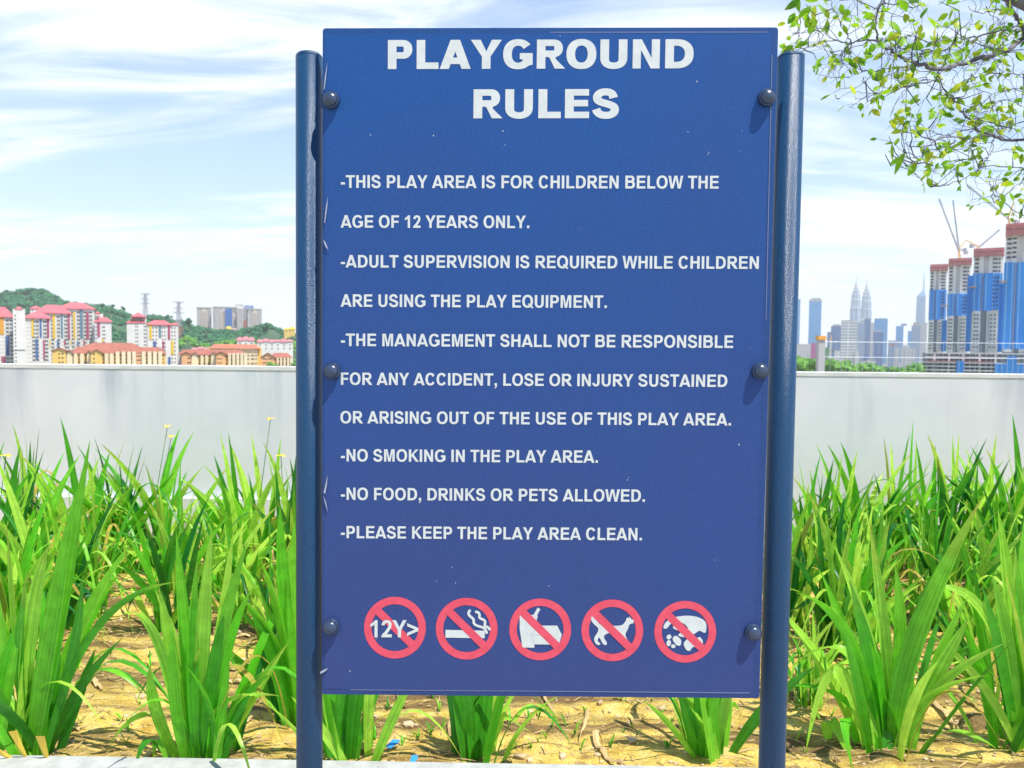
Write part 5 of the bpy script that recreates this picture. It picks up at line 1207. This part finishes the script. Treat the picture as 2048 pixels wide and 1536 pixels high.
tower('lower navy tower left of the white banded tower', 1654, 1669, 664, 2400, F_navy)
f = tower('white banded tower with wide white wings at its foot', 1681, 1714, 643, 2100, F_white, ((1681, 1707, 640.5, 642.9, M_grey),))
for xa, xb in ((1669, 1680), (1711, 1718)): f.box('wing', M_bwhite, xa, xb, 701.5, None, -12, 10)
tower('grey-blue tower just right of the white banded tower', 1714, 1729, 648, 2300, F_grey, ((1715, 1726, 644.5, 647.9, M_grey),))
tower('narrow navy tower under the right spired tower', 1727, 1740, 638, 2500, F_navy, ((1729, 1738, 635.5, 637.9, M_grey),))
tower('slim pale tower right of the narrow navy tower', 1740, 1747, 645, 2650, F_pale)
f = tower('stout blue tower with a flat roof right of the twin spired towers', 1747, 1774, 638, 2500, F_blue, ((1748, 1773, 636.5, 637.9, M_grey),))
tower('dark navy office tower in front of the stout blue tower', 1746, 1766, 664, 2100, F_navy, ((1747, 1763, 661, 663.9, M_grey),))
tower('blue-green slab left of the spike-topped tower', 1791, 1806, 652, 2700, F_blue, ((1801, 1812, 647, 651.9, F_grey),))
tower('small grey-blue tower below the blue-green slab', 1776, 1799, 681, 2000, F_grey)
tower('thin blue tower between the blue-green slab and the spike-topped tower', 1815, 1822, 662, 2700, F_blue)
tower('pale blue tower in front of the spike-topped tower', 1822, 1841, 651, 2300, F_grey, ((1825, 1838, 645, 650.9, M_grey),))
tower('pale pinkish tower left of the construction towers', 1840, 1853, 645, 2100, F_pale)
tower('white flats block with a round pale dome behind the fence', 1803, 1822, 694, 1500, F_pale, ((1806, 1819, 690, 693.9, M_bwhite),))
tower('pinkish flats block under the spike-topped tower', 1812, 1831, 698, 1400, F_pale)
tower('grey flats block with a red patch behind the fence', 1776, 1790, 692, 1500, F_grey, ((1779, 1788, 688, 691.9, M_pink_roof),))
tower('cream flats block between the grey flats and the domed flats', 1788, 1800, 697, 1450, F_pale)
f = tower('long low white hospital-like block with a magenta end by the right post', 1590, 1622, 688, 1700, F_pale); f.box('magenta_bay', mat('magenta_wall', (.50, .10, .30), .8), 1622.1, 1632, 686, None, 0, 20)
f = tower('white block with a blue mushroom roof behind the fence', 1722, 1752, 718, 1200, F_white); f.box('blue_roof', mat('blue_roof', (.03, .17, .50), .6), 1728, 1740, 711, 717.9, -2, 12); f.box('blue_panel', bpy.data.materials['blue_roof'], 1733, 1744, 725, 738, -.6, -.05)
p = at(1661, 712, 1600); f = Far('slim_minaret', 'slim pale lilac tower with an orange tip beyond the fence post', 'building', 1658.5, 1664, 682, 1600, None, 8)
f.box('shaft', M_bwhite, 1659.5, 1663.3, 682, None); f.box('lower_shaft', mat('lilac_wall', (.55, .50, .62), .8), 1658, 1668, 716, None, -4, -.1); X = f.X(1661.4); MB().frustum(X - 1.8, X + 1.8, 1, 5, f.Z(681.9), X - .4, X + .4, 2.6, 3.4, f.Z(669)).build('spire', M_orange, f.root)
# spike-topped glass tower
f = Far('spiked_tower', 'tall faceted blue glass tower ending in a long thin spike', 'building', 1830, 1848, 590, 4300, None, 50)
F_pb = facade('pale_blue_glass', (.22, .36, .55), (.12, .25, .46), 8, 6, .1, .3)
z0, z1, z2 = f.Z(590), f.Z(583), f.Z(543); X0, X1 = f.X(1830), f.X(1848); Xs = f.X(1843.5)
MB().frustum(X0 - 3, X1 + 3, 0, 50, 0, X0, X1, 4, 46, z0 - 8).build('shaft', F_pb, f.root)
MB().frustum(X0, X1, 4, 46, z0 - 7.9, Xs - 3, Xs + 3, 22, 28, z1 + 10).build('sloped_crown', F_pb, f.root)
MB().tube([(Xs, 25, z1), (Xs, 25, (z1 + z2) / 2), (Xs, 25, z2)], [4.2, 3.0, .8], 8).build('spike', mat('spike_metal', (.25, .36, .52), .4), f.root)
# twin spired towers: star plan, stepped set-backs, bridge, pinnacles
def spired(lb, px, ytip, Y):
    p = at(px, 700, Y); root = thing('spired_tower', lb, 'building', (p.x, Y, GZ), 'twin spired towers'); k = pxm(Y)
    Z = lambda py: at(px, py, Y).z - GZ
    d = ytip - 562
    lev = [(0, 1.0), (Z(650 + d), 1.0), (Z(636 + d), .985), (Z(616 + d), .97), (Z(615.9 + d), .90), (Z(600 + d), .89), (Z(599.9 + d), .80), (Z(589 + d), .78), (Z(588.9 + d), .64), (Z(582 + d), .60), (Z(581.9 + d), .46), (Z(577 + d), .40)]
    n = 32; R = 10.0 * k; mb = MB()
    for z, s in lev:
        for i in range(n):
            a = 2 * math.pi * i / n; rr = R * s * (1.0 + .10 * math.cos(8 * a)); mb.v.append((rr * math.cos(a), rr * math.sin(a), z))
    for j in range(len(lev) - 1):
        for i in range(n): a = j * n + i; b = j * n + (i + 1) % n; mb.f.append((a, b, b + n, a + n))
    mb.f.append(tuple((len(lev) - 1) * n + i for i in range(n))); mb.build('shaft', F_steel, root)
    q = MB()
    for py, s in ((616, 1.0), (600, .93), (589, .82), (582, .68), (577, .5)): q.lathe([(R * s, Z(py + d) - 2), (R * s * 1.05, Z(py + d)), (R * s * .95, Z(py + d) + 2)], 24)
    q.build('setback_rings', M_bwhite, root)
    MB().lathe([(R * .38, Z(577 + d)), (R * .30, Z(572 + d)), (R * .16, Z(568 + d)), (R * .16, Z(566 + d)), (R * .05, Z(565 + d)), (R * .05, Z(557 + d)), (R * .015, Z(548 + d))], 14).build('pinnacle', mat('pinnacle_steel', (.45, .48, .52), .35), root)
    return root, R
t1, R = spired('left of the twin spired towers, slightly taller in the photo', 1708.5, 562, 4650); t2, R = spired('right of the twin spired towers, slightly lower in the photo', 1729.8, 565, 4720)
t1['label'] = 'left tower of the pair of stepped steel towers with spires'; t2['label'] = 'right tower of the pair of stepped steel towers with spires'
p = at(1719, 640, 4685); MB().box(-R * 1.0, R * 1.0, -4, 4, 0, 9).build('bridge', M_grey, t1, False, Vector((p.x, 4685, p.z)) - Vector(t1.location))

# construction towers
M_net = mat('blue_netting', (.02, .33, .86), .75, (.015, .23, .70), .22, 6, stretch=(1, 1, .12)); M_shell = mat('raw_concrete', (.88, .84, .80), .9, (.78, .74, .71), .12, 5)
M_sheen = mat('netting_sheen', (.22, .52, .88), .8, (.12, .40, .80), .3, 5, stretch=(1, 1, .2)); M_screen = mat('pink_screen', (.86, .36, .33), .8, (.74, .28, .26), .35, 4); M_lshell = mat('light_concrete', (.86, .85, .82), .9, (.60, .60, .61), .1, 5); M_slot = mat('shaft_shadow', (.26, .31, .36), .9); M_open = mat('unglazed_opening', (.13, .14, .16), .8)
GC = 'residential towers under construction'
def site_tower(lb, x0, x1, ytop, yscr, ynet, ylow, ybase, Y, fl):
    f = Far('construction_tower', lb, 'building', x0, x1, ytop, Y, GC, 26); w_ = x1 - x0
    q = MB()
    for a, b, f0 in ((0, .20, 3.5), (.2, .34, 0), (.34, .52, 2.2), (.52, .62, -.8), (.62, .94, 0), (.94, 1.0, 4)):
        f.box('', None, x0 + a * w_, x0 + b * w_, yscr - 1, None, f0, 26, q)
    q.build('concrete_shell', M_shell, f.root)
    # pink safety screen ring: panels on every face with a gap line
    for a, b in ((ytop, (ytop + yscr) / 2 - .4), ((ytop + yscr) / 2 + .4, yscr)): f.box('safety_screen', M_screen, x0 - .8, x1 + .8, a, b, -2.4, 28.4)
    q = MB(); px_ = x0
    while px_ < x1: f.box('', None, px_, px_ + .5, ytop - 1.4, yscr + .6, -3.0, -2.45, q); px_ += 4.3
    q.build('screen_ribs', M_pink_roof, f.root)
    # blue netting wrapped round the middle storeys
    q = MB()
    for a, b, f0 in ((-.015, .30, -1.0), (.30, .36, .6), (.36, .62, -1.8), (.62, .97, -1.0)): f.box('', None, x0 + a * w_, x0 + b * w_, ynet, ylow, f0, 26.6, q)
    q.build('safety_net', M_net, f.root)
    for a in (.05, .22, .42, .66, .88): f.box('net_sheen', M_sheen, x0 + a * w_, x0 + (a + .045) * w_, ynet + .3, ylow - .3, -2.05 if .36 < a < .6 else -1.2, -1.82 if .36 < a < .6 else -1.02)  # pale strips: sheen of the wall behind the net, painted as lighter colour
    # lower finished storeys
    for a, b in ((.06, .30), (.50, .56), (.58, .90)): f.box('finished_bay', M_lshell, x0 + a * w_, x0 + b * w_, ylow + .2, ybase, -2.2, -.9)
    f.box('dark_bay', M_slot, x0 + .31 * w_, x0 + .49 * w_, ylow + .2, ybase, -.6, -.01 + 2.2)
    for c0, c1 in ((.06, .30), (.58, .90)):
        cols = [x0 + (c0 + (c1 - c0) * t) * w_ for t in (.22, .62)]
        f.windows(cols, fr(ylow + fl, ybase - 2, fl), fl * .34, fl * .34, M_open, .25, depth=-2.2)
    f.windows([x0 + t * w_ for t in (.08, .14)], fr(yscr + fl * .8, ynet - 2, fl), fl * .36, fl * .40, M_open, .25, depth=3.5)
    f.windows([x0 + t * w_ for t in (.68, .76, .86)] + [x0 + t * w_ for t in (.24, .29)] * (Y < 500), fr(yscr + fl * .8, ynet - 2, fl), fl * .36, fl * .40, M_open, .25)
    mm = mat('netted_window', (.025, .10, .30), .8); f.windows([x0 + t * w_ for t in (.70, .82)], fr(ynet + fl, ylow - 2, fl), fl * .42, fl * .40, mm, .2, depth=-1.0)
    f.box('loading_deck', M_bwhite, x1 - .35 * w_, x1 + .02 * w_, ylow - .9, ylow + .2, -5, -2.9)
    return f
f1 = site_tower('construction tower furthest left and lowest, half wrapped in blue netting', 1855.5, 1890, 529, 541, 580, 640, 703, 720, 6.3)
f2 = site_tower('construction tower second from left with the crane on its roof', 1892, 1937, 517, 530, 588, 632, 703, 650, 7.2)
f3 = site_tower('construction tower third from left with a broad pink crown', 1941, 2001, 497, 512, 547, 622, 703, 570, 8.0)
f4 = site_tower('tallest construction tower, cut by the right edge of the photo', 2003, 2072, 447, 470, 525, 698, 704, 490, 9.2)
for f, xa, xb, ya, yb in ((f4, 1994, 2003, 566, 704), (f3, 1930, 1941, 550, 703), (f2, 1882, 1892, 640, 703)):
    f.box('side_net', M_net, xa, xb, ya, yb, 6, 22)
for f, xa, ya in ((f4, 1994, 563), (f3, 1934, 574), (f2, 1879, 611)): f.box('ledge_platform', M_orange, xa, xa + 14, ya, ya + 1.6, -3.5, 3)
# podium of the site
f = Far('site_podium', 'low wide podium with white slabs and blue mesh under the construction towers', 'building', 1838, 2090, 706, 480, None, 40)
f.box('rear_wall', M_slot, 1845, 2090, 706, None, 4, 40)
for ya in (706, 714, 725, 732.5, 740): f.box('slab', M_lshell, 1838 if ya > 720 else 1850, 2090, ya, ya + 2.4, -3 if ya > 720 else 0, 3.9)
for xa in (1868, 1897, 1925, 1958, 1990): f.box('column', M_lshell, xa, xa + 4, 708, None, .3, 2.5)
for xa, xb, ya in ((1832, 1838, 726), (1915, 1929, 722), (1991, 2014, 728), (2014, 2034, 712), (2034, 2090, 730)): f.box('mesh_panel', M_net, xa, xb, ya, None, -4.2, -3.2)
f.box('slab_edge', M_pink_roof, 1850, 1990, 722.5, 724.4, -3.2, 3.8)
# cranes
M_crane = mat('crane_grey', (.36, .39, .46), .6); M_cry = mat('crane_yellow', (.78, .52, .04), .6)
def lattice(mb, a, b, w_, r, n):
    a, b = Vector(a), Vector(b); d = (b - a).normalized(); u = d.orthogonal().normalized(); v = d.cross(u)
    ch = [u * w_, (u * -.5 + v * .87) * w_, (u * -.5 - v * .87) * w_]
    for c in ch: mb.tube([a + c, b + c * .6], r, 4)
    for i in range(n):
        for j in range(3): mb.tube([a.lerp(b, i / n) + ch[j], a.lerp(b, (i + 1) / n) + ch[(j + 1) % 3] * .8], r * .7, 3)
def crane(lb, base, pivot, tip, Y, back, apex=None, mast0=None, pulley=None):
    b = at(*base, Y + 10); root = thing('tower_crane', lb, 'crane', b, 'luffing cranes on the construction towers')
    P_ = lambda q: at(*q, Y + 10) - b
    m_ = MB(); lattice(m_, (0, 0, 0), P_(pivot), .7, .16, 5); m_.build('mast', M_cry, root)
    j = MB(); lattice(j, P_(pivot), P_(tip), .62, .22, 26); j.build('jib', M_crane, root)
    c = MB(); lattice(c, P_(pivot), P_(back), .6, .16, 4); q = P_(back); c.box(q.x - 1.2, q.x + 1.2, q.y - 1.2, q.y + 1.2, q.z - 2.4, q.z + .2); c.build('counter_jib', M_crane, root)
    if apex:
        a = MB(); lattice(a, P_(pivot), P_(apex), .45, .18, 4); a.build('a_frame', M_cry, root)
        w2 = MB().tube([P_(apex), P_(tip)], .07, 4); w2.tube([P_(apex), P_(back)], .08, 4); w2.build('stay_rope', M_crane, root)
    if pulley: MB().tube([P_(tip), P_(pulley)], .05, 4).build('hoist_rope', M_crane, root)
crane('crane with the longest leaning jib, on the second construction tower', (1918, 518), (1917, 500), (1878, 397), 650, (1932, 503), (1931, 481), None, (1877, 440))
crane('crane with the nearly upright jib, behind the longest leaning jib', (1921, 518), (1918, 499), (1906, 400), 668, (1930, 497))
crane('crane on the tallest construction tower, jib leaning up to the left', (2020, 449), (2016, 437), (1934, 370), 490, (2034, 441), (2028, 404), None, (1933, 412))
crane('crane on the third construction tower with its jib raised to the right', (1952, 500), (1958, 494), (2000, 459), 570, (1944, 489), (1932, 480))
# trees below the skyline
r = random.Random(31); mb = MB()
for k in range(260):
    px = r.uniform(1575, 1850); Y = r.uniform(420, 900); yb = 722 + 12 * (px > 1700) + r.uniform(0, 16) + 4 * math.sin(px * .05); R = r.uniform(2.2, 4.6)
    c = at(px, yb, Y); c.z -= R * .3; crown(mb, c, R, r)
    mb.tube([(c.x, c.y, GZ), (c.x + .3, c.y, c.z)], [.5, .3], 5)
tag(mb.build('park_wood', M_for2), 'band of bright green park trees just above the right wall', 'woods', kind='stuff')
r = random.Random(32)
for lb, px, yt, Y in (('small green bush against the little orange walk-up row', 545, 725, 500), ('tiny green bush right of the orange row bush', 566, 730, 500), ('green bush by the left post above the wall', 587, 724, 500)):
    root = thing('bush', lb, 'bush', (at(px, yt, Y).x, Y, GZ), 'bushes before the orange row'); z = at(px, yt, Y).z - GZ; q = MB()
    for k in range(8): crown(q, Vector((r.gauss(0, 1.6), r.gauss(0, 1), z - 2.2 + r.gauss(0, .7))), r.uniform(.9, 1.7), r)
    q.build('crown', M_for2, root); MB().tube([(0, 0, 0), (0, 0, z - 2)], [.4, .25], 5).build('trunk', M_bark, root)

# ------------------------------------------------------------------ haze: even air round the whole place
M_haze = bpy.data.materials.new('haze_air'); M_haze.use_nodes = True
t = M_haze.node_tree; t.nodes.clear(); o = t.nodes.new('ShaderNodeOutputMaterial'); v = t.nodes.new('ShaderNodeVolumePrincipled')
v.inputs['Color'].default_value = (.95, .985, 1.0, 1); v.inputs['Density'].default_value = 0.00013; v.inputs['Anisotropy'].default_value = 0.0
t.links.new(v.outputs[0], o.inputs['Volume'])
hz = MB().box(-7600, 7600, -7600, 7600, GZ - 1.0, 560).build('haze', M_haze); tag(hz, 'pale blue air haze fading the far skyline', 'haze', kind='stuff')
